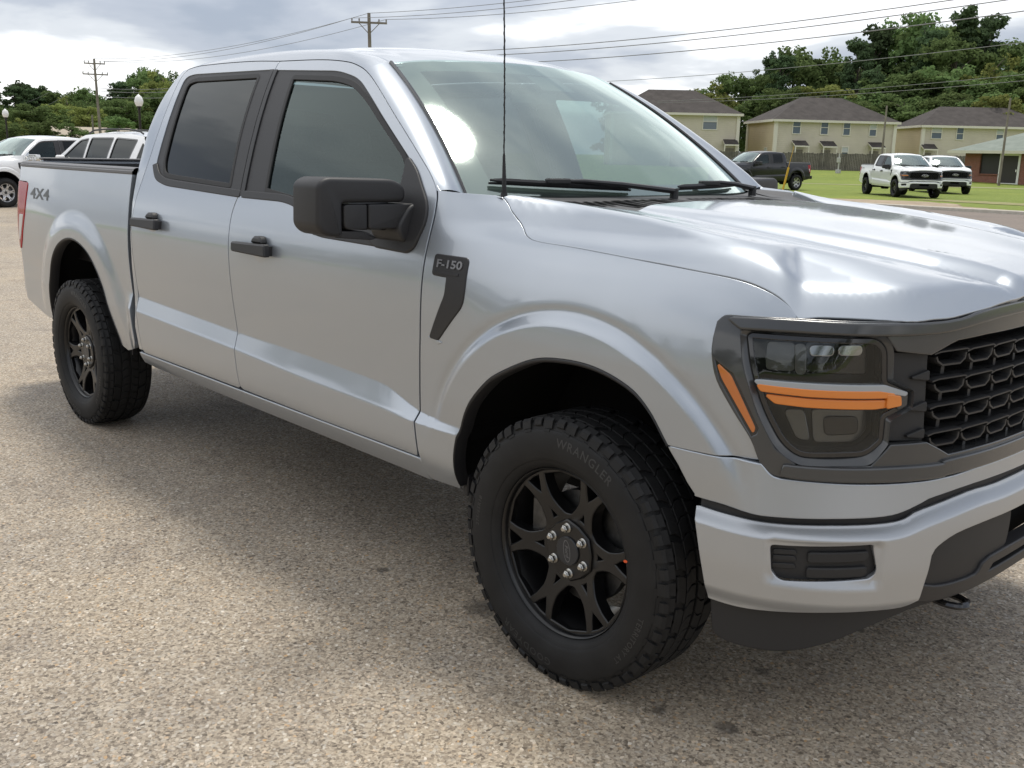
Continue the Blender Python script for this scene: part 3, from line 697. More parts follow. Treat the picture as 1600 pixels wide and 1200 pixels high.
# ---- cowl, windshield, wipers --------------------------------------------
wsb = [(-.650, -.795, 1.379), (-.60, -.70, 1.379), (-.53, -.52, 1.378), (-.49, -.30, 1.378), (-.475, 0, 1.378)]
def full(c): return cat(c, 5) + [(x, -y, z) for x, y, z in cat(c, 5)[::-1][1:]]
B_, T_ = np.array(full(wsb)), np.array(full(hdr)); B_, T_ = arc_resample(B_, 61), arc_resample(T_, 61)
G = []
for i in range(61):
    row = []
    for t in np.linspace(0, 1, 30):
        p = B_[i] * (1 - t) + T_[i] * t; b = .030 * 4 * t * (1 - t); row.append(p + np.array([.55 * b, 0, .83 * b]))
    G.append(row)
G = np.array(G); WS = grid_surf('windshield', G, M_ws, TRUCK, flip=False)
def frit(sel, off=-.006):
    return [[q + np.array([.55, 0, .83]) * off for q in r] for r in sel]
iw = 5
grid_surf('frit_band', frit(G[:iw]), M_frit, WS); grid_surf('frit_band', frit(G[-iw:]), M_frit, WS)
grid_surf('frit_band', frit(G[iw - 1:-iw + 1, -4:]), M_frit, WS); grid_surf('frit_band', frit(G[iw - 1:-iw + 1, :3]), M_frit, WS)
grid_surf('camera_cover', frit(G[26:35, -8:-3], -.010), M_frit, WS)
# edge moulding round the glass
for sg in (-1, 1):
    e = G[0] if sg < 0 else G[-1]; mb = MB(); mb.tube([tuple(p + np.array([.004, 0, .002])) for p in e], .007, 6); mb.build('glass_moulding', M_gloss, WS)
# cowl panel
cw = []
rw2 = [(-.450, -.80, 1.374), (-.40, -.775, 1.370), (-.27, -.69, 1.358), (-.09, -.56, 1.345), (-.15, -.30, 1.358), (-.17, 0, 1.362)]
fa = arc_resample(np.array(cat(rw2, 4) + [(x, -y, z) for x, y, z in cat(rw2, 4)[::-1][1:]]), 81); ba = arc_resample(np.array(full(wsb)), 81)
for i in range(81):
    row = []
    for t in np.linspace(-.10, 1, 14):
        p = ba[i] * (1 - t) + fa[i] * t; dip = .010 * math.sin(math.pi * max(0, min(1, t))); row.append(p - np.array([0, 0, dip + (.012 if t < 0 else 0)]))
    cw.append(row)
M_cowl = mat('cowl_plastic', (.055, .055, .058), .55, bump=(900, .2, .0004))
COWL = grid_surf('cowl_panel', cw, M_cowl, TRUCK, flip=False)
cw = np.array(cw)
for j in range(30):                       # louvre slots
    i = 14 + j * 1.8; i0 = int(i)
    if 38 < i0 < 42 or i0 + 2 > 80: continue
    a = cw[i0, 4] * .4 + cw[i0 + 1, 4] * .6; b = cw[i0 + 2, 9]; n = np.array([0, 0, .002])
    if i0 < 20: b = a * .45 + b * .55
    wdt = np.array([0, .011, 0]); mbs = MB(); mbs.add([a + n - wdt, b + n - wdt, b + n + wdt, a + n + wdt], [(0, 1, 2, 3)]); mbs.build('louvre_slot', M_void, COWL)
for sg in (-1, 1):                       # filler between cowl, pillar foot and fender
    mb = MB(); mb.add([(-.645, sg * .862, 1.388), (-.645, sg * .775, 1.384), (-.46, sg * .70, 1.362), (-.40, sg * .765, 1.360), (-.43, sg * .835, 1.381)], [(0, 1, 2, 3, 4)] if sg > 0 else [(4, 3, 2, 1, 0)]); mb.build('cowl_corner', M_cowl, TRUCK, smooth=False)
def ws_at(u, t, lift=.012):
    """u 0..1 across right->left, t 0..1 up the glass"""
    i = u * 60; i0 = min(59, int(i)); k = i - i0; j = t * 29; j0 = min(28, int(j)); l = j - j0
    p = (G[i0][j0] * (1 - k) + G[i0 + 1][j0] * k) * (1 - l) + (G[i0][j0 + 1] * (1 - k) + G[i0 + 1][j0 + 1] * k) * l
    return tuple(p + np.array([.55, 0, .83]) * lift)
def wiper(u_tip, t_tip, u_end, t_end, u_arm, piv, um):
    W = empty('wiper', (0, 0, 0), 0, TRUCK)
    mb = MB(); n = 14
    tl = lambda k: (u_tip + (u_end - u_tip) * k, t_tip + (t_end - t_tip) * k)
    mb.tube([ws_at(*tl(k / n), .010) for k in range(n + 1)], .0045, 6); mb.tube([ws_at(*tl(k / n), .022) for k in range(n + 1)], [.004] + [.009] * (n - 1) + [.004], 6)
    mb.build('wiper_blade', M_trim, W)
    mb = MB(); c = ws_at(*tl(um), .032); pv = np.array(piv)
    mb.box(c, (.045, .014, .009), bev=.004, rot=Matrix.Rotation(math.atan2(1, .25), 3, 'Z'))
    mid = (np.array(c) + pv) / 2 + np.array([.012, 0, .012]); mb.tube([c, tuple((np.array(c) * .6 + mid * .4) + np.array([0, 0, .004])), tuple(mid), tuple(pv + np.array([0, 0, .010])), tuple(pv)], [.008, .011, .013, .015, .012], 8, flat=(1, .7))
    mb.tube([tuple(pv + np.array([0, 0, -.02])), tuple(pv + np.array([0, 0, .018]))], .016, 10); mb.build('wiper_arm', M_trim, W)
wiper(.055, .055, .40, .018, 0, (-.42, .00, 1.385), .42)
wiper(.56, .020, .86, .035, 0, (-.47, .57, 1.390), .42)
# antenna
mb = MB(); mb.tube([(-.50, -.760, 1.372), (-.50, -.760, 1.392)], [.015, .010], 12); mb.tube([(-.50, -.760, 1.385), (-.50, -.761, 1.44), (-.502, -.762, 1.51)], [.008, .0065, .004], 8)
AN = mb.build('antenna', M_matte, TRUCK)
mb = MB(); pts = [(-.502 - .06 * ((z - 1.5) / .6) ** 2 * .3, -.762 - .004 * (z - 1.5), z) for z in np.linspace(1.5, 2.12, 60)]
mb.tube(pts, .0024, 6); hel = [(x + .0022 * math.cos(z * 150), y + .0022 * math.sin(z * 150), z) for x, y, z in [(-.502 - .06 * ((z - 1.5) / .6) ** 2 * .3, -.762 - .004 * (z - 1.5), z) for z in np.linspace(1.51, 2.12, 300)]]
mb.tube(hel, .0012, 4); mb.build('antenna_mast', M_matte, AN)

# ---- front end -------------------------------------------------------------
C2 = 2 * SMAX
bez_o = cat([(.470, 1.128), (.486, 1.142), (.505, 1.1445)], 3) + [(.666, 1.150), (.85, 1.152), (1.031, 1.153)] + cat([(1.06, 1.156), (1.16, 1.171), (1.30, 1.180), (SMAX, 1.186)], 4)
bez_b = cat([(.464, 1.09), (.465, 1.05), (.483, .990), (.531, .921), (.579, .860), (.606, .806), (.637, .782), (.685, .779)], 4) + [(.844, .777), (1.017, .775), (1.11, .777), (1.199, .782), (SMAX, .782)]
bezel_full = sym(bez_o[:-1] + [(SMAX, 1.186)]) + [(C2 - s, z) for s, z in bez_b[:-1]] + bez_b[::-1]
lamp_o = fillet([(.553, 1.100), (.560, 1.105), (.850, 1.110), (.875, 1.090), (.883, 1.010), (.944, .984), (.944, .957), (.886, .930), (.886, .872), (.850, .840), (.695, .830), (.654, .858), (.604, .935), (.566, 1.037)], [.006, .006, .02, .02, .008, .006, .006, .008, .01, .02, .03, .03, .05, .03], 4)
gside = [(.886, 1.084), (.998, 1.076), (1.060, 1.100), (1.085, 1.108), (1.20, 1.114), (SMAX, 1.120)]
glow = [(.895, .868), (1.008, .864), (1.050, .842), (1.085, .826), (1.20, .828), (SMAX, .828)]
# opening behind lamp-side panels and grille
lamp_out = fillet([(.528, 1.110), (.542, 1.124), (.868, 1.129), (.894, 1.096), (.898, 1.019), (.957, .993), (.957, .949), (.900, .923), (.900, .866), (.862, .815), (.690, .806), (.634, .842), (.582, .927), (.541, 1.035)], [.006, .006, .02, .02, .008, .006, .006, .008, .01, .02, .03, .03, .05, .03], 4)
hu = [(.528, 1.112), (.542, 1.126), (.868, 1.131), (.902, 1.090), (.998, 1.078), (1.060, 1.101), (1.085, 1.108), (1.20, 1.114), (SMAX, 1.120)]
hl = [(.541, 1.035), (.582, .927), (.634, .842), (.690, .805), (.862, .813), (.908, .862), (1.008, .862), (1.050, .842), (1.085, .824), (1.20, .826), (SMAX, .826)]
ghole = hu + [(C2 - s, z) for s, z in hu[::-1][1:]] + [(C2 - s, z) for s, z in hl] + hl[::-1][1:]
gopen = [(.957, 1.081)] + gside[1:] + [(C2 - s, z) for s, z in gside[::-1][1:-1]] + [(C2 - .957, 1.081), (C2 - .957, .866)] + [(C2 - s, z) for s, z in glow[1:-1]] + [(SMAX, .828)] + glow[::-1][1:-1] + [(.957, .866)]
markf = [(.469, 1.042), (.522, 1.012), (.594, .888), (.590, .872), (.577, .864), (.534, .924), (.487, .990)]
mirr = lambda p: [(C2 - s, z) for s, z in p[::-1]]
GS = panel('grille_surround', bezel_full, nose(.002), [M_greyg, M_greyg], TRUCK, holes=[ghole, inset(markf, -.002), inset(mirr(markf), -.002)], res=.022, step=.010, thick=.05, bev=.004)
# raised outer rib (upper and lower bars stand proud of the field round lamps)
up = [(.50, 1.141), (.666, 1.147), (1.031, 1.150), (1.16, 1.168), (1.30, 1.177), (SMAX, 1.183)]
dn = [(.53, 1.124), (.666, 1.128), (1.00, 1.131), (1.16, 1.147), (1.30, 1.156), (SMAX, 1.162)]
panel('upper_bar', sym(cat(up, 4)) + sym(cat(dn, 4))[::-1], nose(.014), M_greyg, GS, res=.03, thick=.02, bev=.006)
upb = [(.66, .806), (.72, .806), (.90, .808), (1.06, .806), (1.12, .814), (SMAX, .815)]
dnb = [(.655, .786), (.70, .783), (.90, .782), (1.06, .780), (1.12, .784), (SMAX, .786)]
panel('lower_bar', sym(cat(upb, 4)) + sym(cat(dnb, 4))[::-1], nose(.012), M_greyg, GS, res=.03, thick=.02, bev=.006)
# headlights
def headlight(mir):
    k = dict(mirror=mir)
    HL = panel('headlight', inset(lamp_o, -.004), nose(-.075), mat('lamp_housing', (.045, .045, .042), .3, .2), TRUCK, res=.03, thick=0, **k)
    # collar from the surround down to the lens
    a, b = np.array(lamp_out), np.array(lamp_o); a2 = b + (a - b) * .30
    Gc = np.stack([nose(.000)(a[:, 0], a[:, 1]), nose(.003)(a[:, 0] * .9 + b[:, 0] * .1, a[:, 1] * .9 + b[:, 1] * .1), nose(-.012)(a2[:, 0], a2[:, 1]), nose(-.016)(b[:, 0], b[:, 1]), nose(-.080)(b[:, 0], b[:, 1])], 1)
    grid_surf('lamp_collar', np.concatenate([Gc, Gc[:1]]), M_greyg, HL, flip=False, sharp=25, mirror=mir)
    panel('lens', inset(lamp_o, -.002), nose(-.012), M_lens, HL, res=.03, thick=0, **k)
    panel('lens_rim', inset(lamp_o, -.003), nose(-.010), M_gloss, HL, holes=[inset(lamp_o, .006)], res=.03, thick=.01, **k)
    # reflector bowls and dividers
    def cell(pts, off, m, nm): panel(nm, fillet(pts, .012, 3), nose(off), m, HL, res=.03, thick=.03, bev=.004, **k)
    M_bowl = mat('lamp_bowl', (.16, .16, .155), .22, .7); M_refl = mat('lamp_reflector', (.55, .56, .56), .10, .95)
    cell([(.60, 1.085), (.668, 1.088), (.672, 1.022), (.600, 1.020)], -.050, M_bowl, 'reflector')
    cell([(.695, 1.090), (.845, 1.096), (.852, 1.022), (.700, 1.022)], -.055, M_gloss, 'reflector')
    cell([(.705, 1.086), (.760, 1.088), (.760, 1.066), (.705, 1.064)], -.040, M_refl, 'led_module'); cell([(.775, 1.089), (.830, 1.091), (.830, 1.070), (.775, 1.068)], -.040, M_refl, 'led_module')
    cell([(.668, 1.090), (.690, 1.090), (.694, 1.020), (.674, 1.020)], -.030, M_bowl, 'divider')
    cell([(.655, .925), (.700, .930), (.720, .858), (.690, .862)], -.045, M_bowl, 'reflector'); cell([(.725, .930), (.860, .932), (.862, .885), (.835, .858), (.735, .853)], -.055, M_bowl, 'reflector')
    cell([(.755, .915), (.835, .917), (.838, .880), (.760, .874)], -.048, M_gloss, 'reflector')
    # daylight bar: two amber rails with a dark slot, pale top ledge
    panel('clear_ledge', fillet([(.575, 1.000), (.590, 1.002), (.880, 1.005), (.940, .987), (.936, .982), (.868, .992), (.70, .990), (.585, .992)], .004, 3), nose(-.001), M_clearw, HL, res=.03, thick=.03, bev=.003, **k)
    panel('amber_rail', fillet([(.583, .991), (.70, .989), (.866, .991), (.905, .985), (.905, .9795), (.70, .9765), (.592, .979)], .004, 3), nose(.000), M_amber, HL, res=.02, thick=.03, bev=.004, **k)
    panel('amber_rail', fillet([(.606, .967), (.70, .9655), (.905, .9685), (.905, .957), (.86, .952), (.70, .950), (.628, .952)], .004, 3), nose(-.005), M_amber, HL, res=.02, thick=.03, bev=.004, **k)
    panel('slot', fillet([(.590, .984), (.895, .982), (.895, .966), (.612, .962)], .003, 3), nose(-.010), M_gloss, HL, res=.03, thick=.02, bev=.002, **k)
    panel('amber_end', fillet([(.890, .984), (.921, .979), (.924, .960), (.890, .954)], .003, 3), nose(.0015), M_amber, HL, res=.02, thick=.03, bev=.003, **k)
    panel('clear_end', fillet([(.920, .988), (.942, .984), (.942, .958), (.920, .950)], .003, 3), nose(-.004), M_greyg, HL, res=.02, thick=.03, bev=.003, **k)
    MK = panel('side_marker', markf, nose(-.001), M_gloss, TRUCK, res=.02, thick=.02, bev=.002, **k)
    panel('amber_lens', fillet(inset(markf, .010), .008, 3), nose(.001), M_amber2, MK, res=.02, thick=.006, bev=.003, **k)
    # panel between lamp and grille with stub blades
    SP = panel('lamp_side_panel', fillet([(.886, 1.079), (1.000, 1.074), (1.000, 1.05), (1.008, .866), (.888, .872), (.888, .926), (.950, .953), (.952, .990), (.888, 1.016)], .006, 3), nose(-.018), M_matte, TRUCK, res=.03, thick=.03, bev=.003, **k)
    for zc in (1.020, .945, .880):
        panel('stub_blade', fillet([(.955, zc), (1.003, zc + .014), (1.004, zc - .006)], .003, 3), nose(-.008), M_matte, SP, res=.03, thick=.012, bev=.003, **k)
headlight(False); headlight(True)
# grille: dark backing and rows of scale-shaped blades, each its own piece
GR = panel('grille', inset(gopen, -.01), nose(-.10), M_void, TRUCK, res=.06, thick=0)
def seg_sweep(mb, pts, hz, hd, fn, closed=False):
    """rectangular bar along 2-D pts (u,v) on nose; hz half height in v, hd half depth"""
    P = [np.array(p, float) for p in pts]; n = len(P); rings = []
    for i, p in enumerate(P):
        a = P[i - 1] if (i or closed) else P[0]; b = P[(i + 1) % n] if (i < n - 1 or closed) else P[-1]
        t = b - a; t = t / np.linalg.norm(t); q = np.array([-t[1], t[0]])
        rings.append([fn(*(p + q * hz * .55), hd), fn(*(p + q * hz), hd - .004), fn(*(p + q * hz), -hd), fn(*(p - q * hz), -hd), fn(*(p - q * hz), hd - .004), fn(*(p - q * hz * .55), hd)])
    v = [q for r in rings for q in r]; f = []
    for i in range(n if closed else n - 1):
        j = (i + 1) % n
        for k in range(6): f.append((i * 6 + k, i * 6 + (k + 1) % 6, j * 6 + (k + 1) % 6, j * 6 + k))
    if not closed: f += [tuple(range(5, -1, -1)), tuple((n - 1) * 6 + k for k in range(6))]
    mb.add(v, f)
mb = MB(); fl = lambda u, v, d: (d, u, v)
seg_sweep(mb, [(-.064, .0125), (-.042, .0170), (.048, .0195), (.056, .0165)], .0032, .022, fl)
seg_sweep(mb, [(.054, .014), (.051, -.006), (.036, -.0175), (-.026, -.0180), (-.044, -.0075), (-.050, .004)], .0042, .017, fl)
mb.box((-.012, -.004, -.034), (.012, .006, .013)); 
mb.add([(-.03, -.066, .0205), (.006, -.060, .0235), (.006, .058, .0245), (-.03, .064, .0215)], [(0, 1, 2, 3)]); mb.add([(-.03, -.066, .0175), (.006, -.060, .0205), (.006, .058, .0215), (-.03, .064, .0185)], [(3, 2, 1, 0)])
scale_me = None; nz = nose(-.030); M_gril = mat('grille_plastic', (.026, .026, .027), .42, spec=.5)
ncol = 0; pitch = .116; s0 = SMAX - pitch * 6
for ci in range(13):
    s = s0 + ci * pitch
    for ri in range(4):
        z = 1.062 - ri * .0655
        if s < 1.02 or s > C2 - 1.02: continue
        if abs(s - SMAX) < .10 and ri in (1, 2): pass
        p = nz(np.array([s]), np.array([z]))[0]; p2 = nz(np.array([s + .01]), np.array([z]))[0]; d = p2 - p
        if scale_me is None: o = mb.build('grille_scale', M_gril, GR, sharp=30); scale_me = o.data
        else: o = bpy.data.objects.new('grille_scale', scale_me); COL.objects.link(o); o.parent = GR
        o.location = p; o.rotation_euler = (0, 0, math.atan2(-d[0], d[1])); o.scale = (1, 1.0, .97)
# oval badge in the middle of the grille
EM = empty('grille_emblem', (0, 0, 0), 0, TRUCK); mb = MB()
def oval(a, b, x, n=40): return [(x, a * math.cos(2 * math.pi * i / n), .972 + b * math.sin(2 * math.pi * i / n)) for i in range(n)]
def oval_disc(a, b, x0, x1, name, m, par):
    mb = MB(); n = 40; v = oval(a, b, x0) + oval(a, b, x1) + oval(a * .97, b * .94, x1 + .003); f = [tuple(range(2 * n, 3 * n))]
    for q in (0, n): f += [(q + i, q + (i + 1) % n, q + n + (i + 1) % n, q + n + i) for i in range(n)]
    mb.add(v, f); return mb.build(name, m, par)
oval_disc(.155, .062, .88, .945, 'oval_plate', M_chrome, EM); oval_disc(.147, .055, .94, .9495, 'oval_field', M_emb, EM)
tv, tf = text_mesh('Ford', .095, .0, 3, .25, 1.0); mesh_obj('script', [(.9535, x, .972 + y) for x, y, z in tv], tf, M_chrome, EM, smooth=False)

# valance, bumper, air dam
val_t = [(.360, .801), (.481, .800), (.603, .802)]
val_u = cat([(.606, .802), (.637, .776), (.685, .773)], 4) + [(.844, .771), (1.017, .769), (1.11, .771), (1.199, .776), (SMAX, .776)]
val_l = cat([(.440, .683), (.537, .678), (.633, .680), (.781, .689), (.902, .694), (.952, .702), (1.008, .719), (1.048, .729), (1.195, .740), (1.479, .738), (SMAX, .738)], 3)
edge = [(.440, .690), (.420, .715), (.392, .760)]
vs_ = lambda s, z: skin()(s, z) * (1 - sst(s, .50, .62))[:, None] + nose(.004)(s, z) * sst(s, .50, .62)[:, None]
def vs_full(s, z):
    far = s > SMAX; q = np.where(far, C2 - s, s); p = vs_(q, z); return p * np.stack([np.ones_like(q), np.where(far, -1, 1), np.ones_like(q)], -1)
vout = sym(val_t[:-1] + val_u) + [(C2 - s, z) for s, z in edge[::-1]] + [(C2 - s, z) for s, z in val_l[:-1]] + val_l[::-1] + edge
VAL = panel('bumper_valance', inset(vout, .002), vs_full, [M_silver, M_silver], TRUCK, res=.024, step=.010, thick=.03, bev=.004)
gapb = sym([(.46, .70), (.80, .71), (1.0, .735), (1.2, .76), (SMAX, .76)]) + sym([(.46, .63), (.9, .64), (1.2, .68), (SMAX, .67)])[::-1]
panel('bumper_gap', gapb, nose(-.028), M_matte, TRUCK, res=.05, thick=.02)
bt = cat([(.450, .658), (.522, .654), (.635, .653), (.783, .661), (.920, .665), (.973, .672), (1.031, .689), (1.198, .707), (1.35, .703), (SMAX, .703)], 3)
bb = cat([(.500, .425), (.57, .424), (.66, .430), (.79, .443), (.90, .447), (.985, .447), (1.030, .462)], 3) + [(1.041, .541)] + cat([(1.045, .583), (1.064, .606), (1.130, .629), (1.24, .636), (1.40, .634), (SMAX, .634)], 3)
fog = fillet([(.640, .612), (.884, .628), (.899, .556), (.888, .533), (.672, .520), (.648, .535)], [.012, .014, .02, .014, .03, .02], 4)
bout = sym(bt) + [(C2 - s, z) for s, z in bb[:-1]] + bb[::-1]
_bulge = lambda z: .016 * sst(z, .64, .59) if False else None
BT = _tab([p[0] for p in bt], [p[1] for p in bt], .02)
def bump_surf(off):
    def f(s, z):
        far = s > SMAX; q = np.where(far, C2 - s, s)
        zt = BT(q); h = zt - z
        o = off - .030 * (1 - sst(h, -.002, .030)) - .016 * sst(.47 - z, 0, .045)
        d = np.hypot(np.maximum(np.abs(q - .77) - .118, 0), np.maximum(np.abs(z - .575) - .040, 0)); o = o - .010 * (1 - sst(d, 0, .028))
        X = np.interp(q, _cs, _cx); Y = np.interp(q, _cs, _cy); P = nose_p(z) * (1 - .012 * (1 - sst(q, .42, .62))) + o / NB
        return np.stack([X * P, np.where(far, 1, -1) * Y * P, z], -1)
    return f
BMP = panel('front_bumper', bout, bump_surf(.012), [M_silver_b, M_silver_b], TRUCK, holes=[fog, mirr(fog)], res=.014, step=.008, extra=[(s, float(BT(s if s < SMAX else C2 - s)) - h) for h in (.0025, .006, .010, .014, .018, .022, .026, .030, .034, .040) for s in np.arange(.452, C2 - .452, .009)], thick=.035, bev=.004)
for mir in (False, True):
    F_ = panel('fog_cover', inset(fog, .002), nose(-.010), M_matte, BMP, res=.03, thick=.012, bev=.002, mirror=mir)
for zc in (.596, .556):
    for mir in (False, True): panel('fog_rib', fillet([(.735, zc - .001), (.870, zc + .006), (.872, zc - .004), (.865, zc - .012), (.735, zc - .020)], .003, 3), nose(-.001), M_matte, BMP, res=.03, thick=.012, bev=.005, mirror=mir)
for zc in (.598, .582, .562):
    for mir in (False, True): panel('fog_rib', fillet([(.652, zc - .004), (.700, zc), (.704, zc - .008), (.653, zc - .012)], .002, 3), nose(-.006), M_matte, BMP, res=.03, thick=.008, bev=.003, mirror=mir)
# lower black insert and skid
ins = fillet([(1.046, .500), (1.052, .575), (1.070, .601), (1.135, .623), (1.425, .627), (1.432, .60), (1.428, .520), (1.335, .512), (1.280, .478), (1.12, .480)], [.01, .02, .02, .03, .01, .01, .01, .02, .02, .02], 4)
for mir in (False, True):
    I_ = panel('lower_insert', ins, nose(-.006), M_matte, BMP, res=.03, thick=.03, bev=.012, mirror=mir)
panel('lower_opening', [(1.0, .62), (C2 - 1.0, .62), (C2 - 1.0, .46), (1.0, .46)], nose(-.09), M_void, BMP, res=.08, thick=0)
sk_t = cat([(1.038, .496), (1.117, .478), (1.270, .474), (1.330, .508), (SMAX, .506)], 3); sk_b = cat([(1.030, .458), (1.117, .445), (1.30, .440), (SMAX, .44)], 3)
slot = fillet([(1.355, .490), (SMAX, .490), (C2 - 1.355, .490), (C2 - 1.33, .462), (SMAX, .462), (1.33, .462)], .006, 3)
panel('skid_plate', sym(sk_t) + sym(sk_b)[::-1], nose(.004), M_trim, TRUCK, holes=[slot], res=.03, thick=.04, bev=.006)
ad_t = cat([(.505, .424), (.57, .423), (.66, .429), (.79, .442), (.90, .446), (.985, .446), (1.03, .458), (1.117, .446), (1.3, .442), (SMAX, .442)], 2)
ad_b = cat([(.515, .330), (.54, .315), (.60, .310), (.70, .316), (.80, .345), (.90, .385), (1.03, .420), (1.2, .425), (SMAX, .425)], 3)
panel('air_dam', sym(ad_t) + sym(ad_b)[::-1], nose(-.022), M_matte, TRUCK, res=.03, thick=.03, bev=.006)
for sg in (-1, 1):
    mb = MB(); c = (.885, sg * .43, .405); pts = [(c[0] - .10, c[1] - .030, c[2] + .01)] + [(c[0] + .045 * math.sin(a), c[1] - .034 * math.cos(a), c[2]) for a in np.linspace(0, math.pi, 10)] + [(c[0] - .10, c[1] + .030, c[2] + .01)]
    mb.tube(pts, .010, 8); mb.build('tow_hook', M_gloss, TRUCK)
    # splash guards and inner liners behind the arch
    mb = MB(); mb.box((-.508, sg * .81, .450), (.012, .09, .035), bev=.004); mb.build('arch_foot', M_trim, TRUCK)
    mb = MB(); mb.box((-3.165, sg * .82, .51), (.006, .08, .05)); mb.build('arch_foot', M_trim, TRUCK)

# ---- fender badge -----------------------------------------------------------
bd = fillet([(-.585, 1.202), (-.443, 1.200), (-.440, 1.105), (-.444, 1.060), (-.560, .938), (-.598, .940), (-.522, 1.083), (-.520, 1.141), (-.588, 1.143)], [.008, .014, .0, .02, .008, .008, .02, .008, .008], 4)
for mir in (False, True):
    BD = panel('fender_badge', bd, skin(.004), M_trim, TRUCK, res=.02, thick=.016, bev=.005, mirror=mir)
    fx = lambda s, z: body_pt(s, z, .004 / NB)
    wrap_text('F-150', .034, fx, -.515, 1.176, 'lettering', M_letter, BD, depth=.0015, sx=1.45, bold=.022, d0=.002, mir=mir)
    panel('badge_rib', [(-.582, 1.152), (-.470, 1.152), (-.470, 1.146), (-.582, 1.146)], skin(.006), M_trim, BD, thick=.004, bev=.001, mirror=mir)
    panel('badge_scoop', [(-.606, .940), (-.540, .931), (-.560, .924)], skin(.003), M_silver, BD, thick=.004, bev=.002, mirror=mir)

# ---- door mirror --------------------------------------------------------------
def blob(mb, poly, x0, x1, bev, sg, fn=None):
    """rounded solid: outline in (y,z), extruded along x from x0 (front face) to x1"""
    fn = fn or (lambda u, v, d: (d, sg * -u, v))
    n = len(poly); L = []
    for k in range(5):
        a = k / 4 * math.pi / 2; L.append((inset(poly, bev * (1 - math.sin(a))), x0 - bev * (1 - math.cos(a)) if x0 > x1 else x0 + bev * (1 - math.cos(a))))
    for k in range(4, -1, -1):
        a = k / 4 * math.pi / 2; L.append((inset(poly, bev * .6 * (1 - math.sin(a))), x1 + bev * .6 * (1 - math.cos(a)) if x0 > x1 else x1 - bev * .6 * (1 - math.cos(a))))
    v = [fn(p[0], p[1], d) for pl, d in L for p in pl]; f = [tuple(range(n)), tuple(range(len(L) * n - 1, (len(L) - 1) * n - 1, -1))]
    for j in range(len(L) - 1):
        for i in range(n): f.append((j * n + i, (j + 1) * n + i, (j + 1) * n + (i + 1) % n, j * n + (i + 1) % n))
    mb.add(v, f)
for sg, door in ((1, FDR), (-1, FDL)):
    MR = empty('door_mirror', (0, 0, 0), 0, TRUCK)
    yaw = R(12)
    def place(u, v, d, sg=sg):
        # local: u = -y outward distance, d = x ; slight sweep back outward
        return (d - (u - 1.0) * math.sin(yaw) * .55, -sg * u, v)
    mb = MB(); head = fillet([(.955, 1.354), (.955, 1.405), (1.000, 1.427), (1.232, 1.431), (1.262, 1.412), (1.266, 1.282), (1.240, 1.256), (1.178, 1.247), (1.178, 1.354)], [.024, .024, .03, .022, .022, .024, .022, .020, .010], 5)
    blob(mb, head, -.755, -.90, .014, sg, place)
    lip = fillet([(1.200, 1.2475), (1.075, 1.236), (1.050, 1.242), (1.095, 1.266), (1.200, 1.268)], [.006, .009, .006, .02, .006], 4); blob(mb, lip, -.768, -.90, .003, sg, place)
    mb.build('mirror_shell', M_trim2, MR, sharp=40)
    mb = MB(); blob(mb, fillet([(.99, 1.262), (.99, 1.415), (1.245, 1.418), (1.25, 1.275)], .02, 4), -.905, -.80, .006, sg, place); mb.build('mirror_back', M_gloss, MR)
    mb = MB(); blob(mb, fillet([(1.094, 1.272), (1.094, 1.349), (1.174, 1.349), (1.174, 1.272)], [.007, .007, .014, .022], 4), -.757, -.84, .004, sg, place); mb.build('signal_cap', M_trim2, MR)
    mb = MB(); blob(mb, fillet([(.87, 1.272), (.87, 1.350), (1.090, 1.349), (1.090, 1.272)], [.012, .012, .008, .010], 4), -.754, -.84, .005, sg, place); mb.build('mirror_arm', M_trim2, MR)
    # sail and foot on the door
    sail = fillet([(-.955, 1.225), (-.900, 1.205), (-.735, 1.200), (-.700, 1.215), (-.668, 1.300), (-.680, 1.350), (-.786, 1.458), (-.845, 1.494), (-.835, 1.40), (-.855, 1.30)], [.02, .01, .01, .02, .05, .05, .03, .01, .05, .04], 4)
    panel('mirror_sail', sail, skin(.010), M_trim2, MR, res=.03, thick=.02, bev=.006, mirror=sg < 0)
    mb = MB(); ft = fillet([(.80, 1.205), (.80, 1.352), (.945, 1.350), (1.000, 1.275), (.975, 1.225)], .03, 5); blob(mb, ft, -.738, -.90, .010, sg, lambda u, v, d, sg=sg: (d, -sg * u, v)); mb.build('mirror_foot', M_trim2, MR)

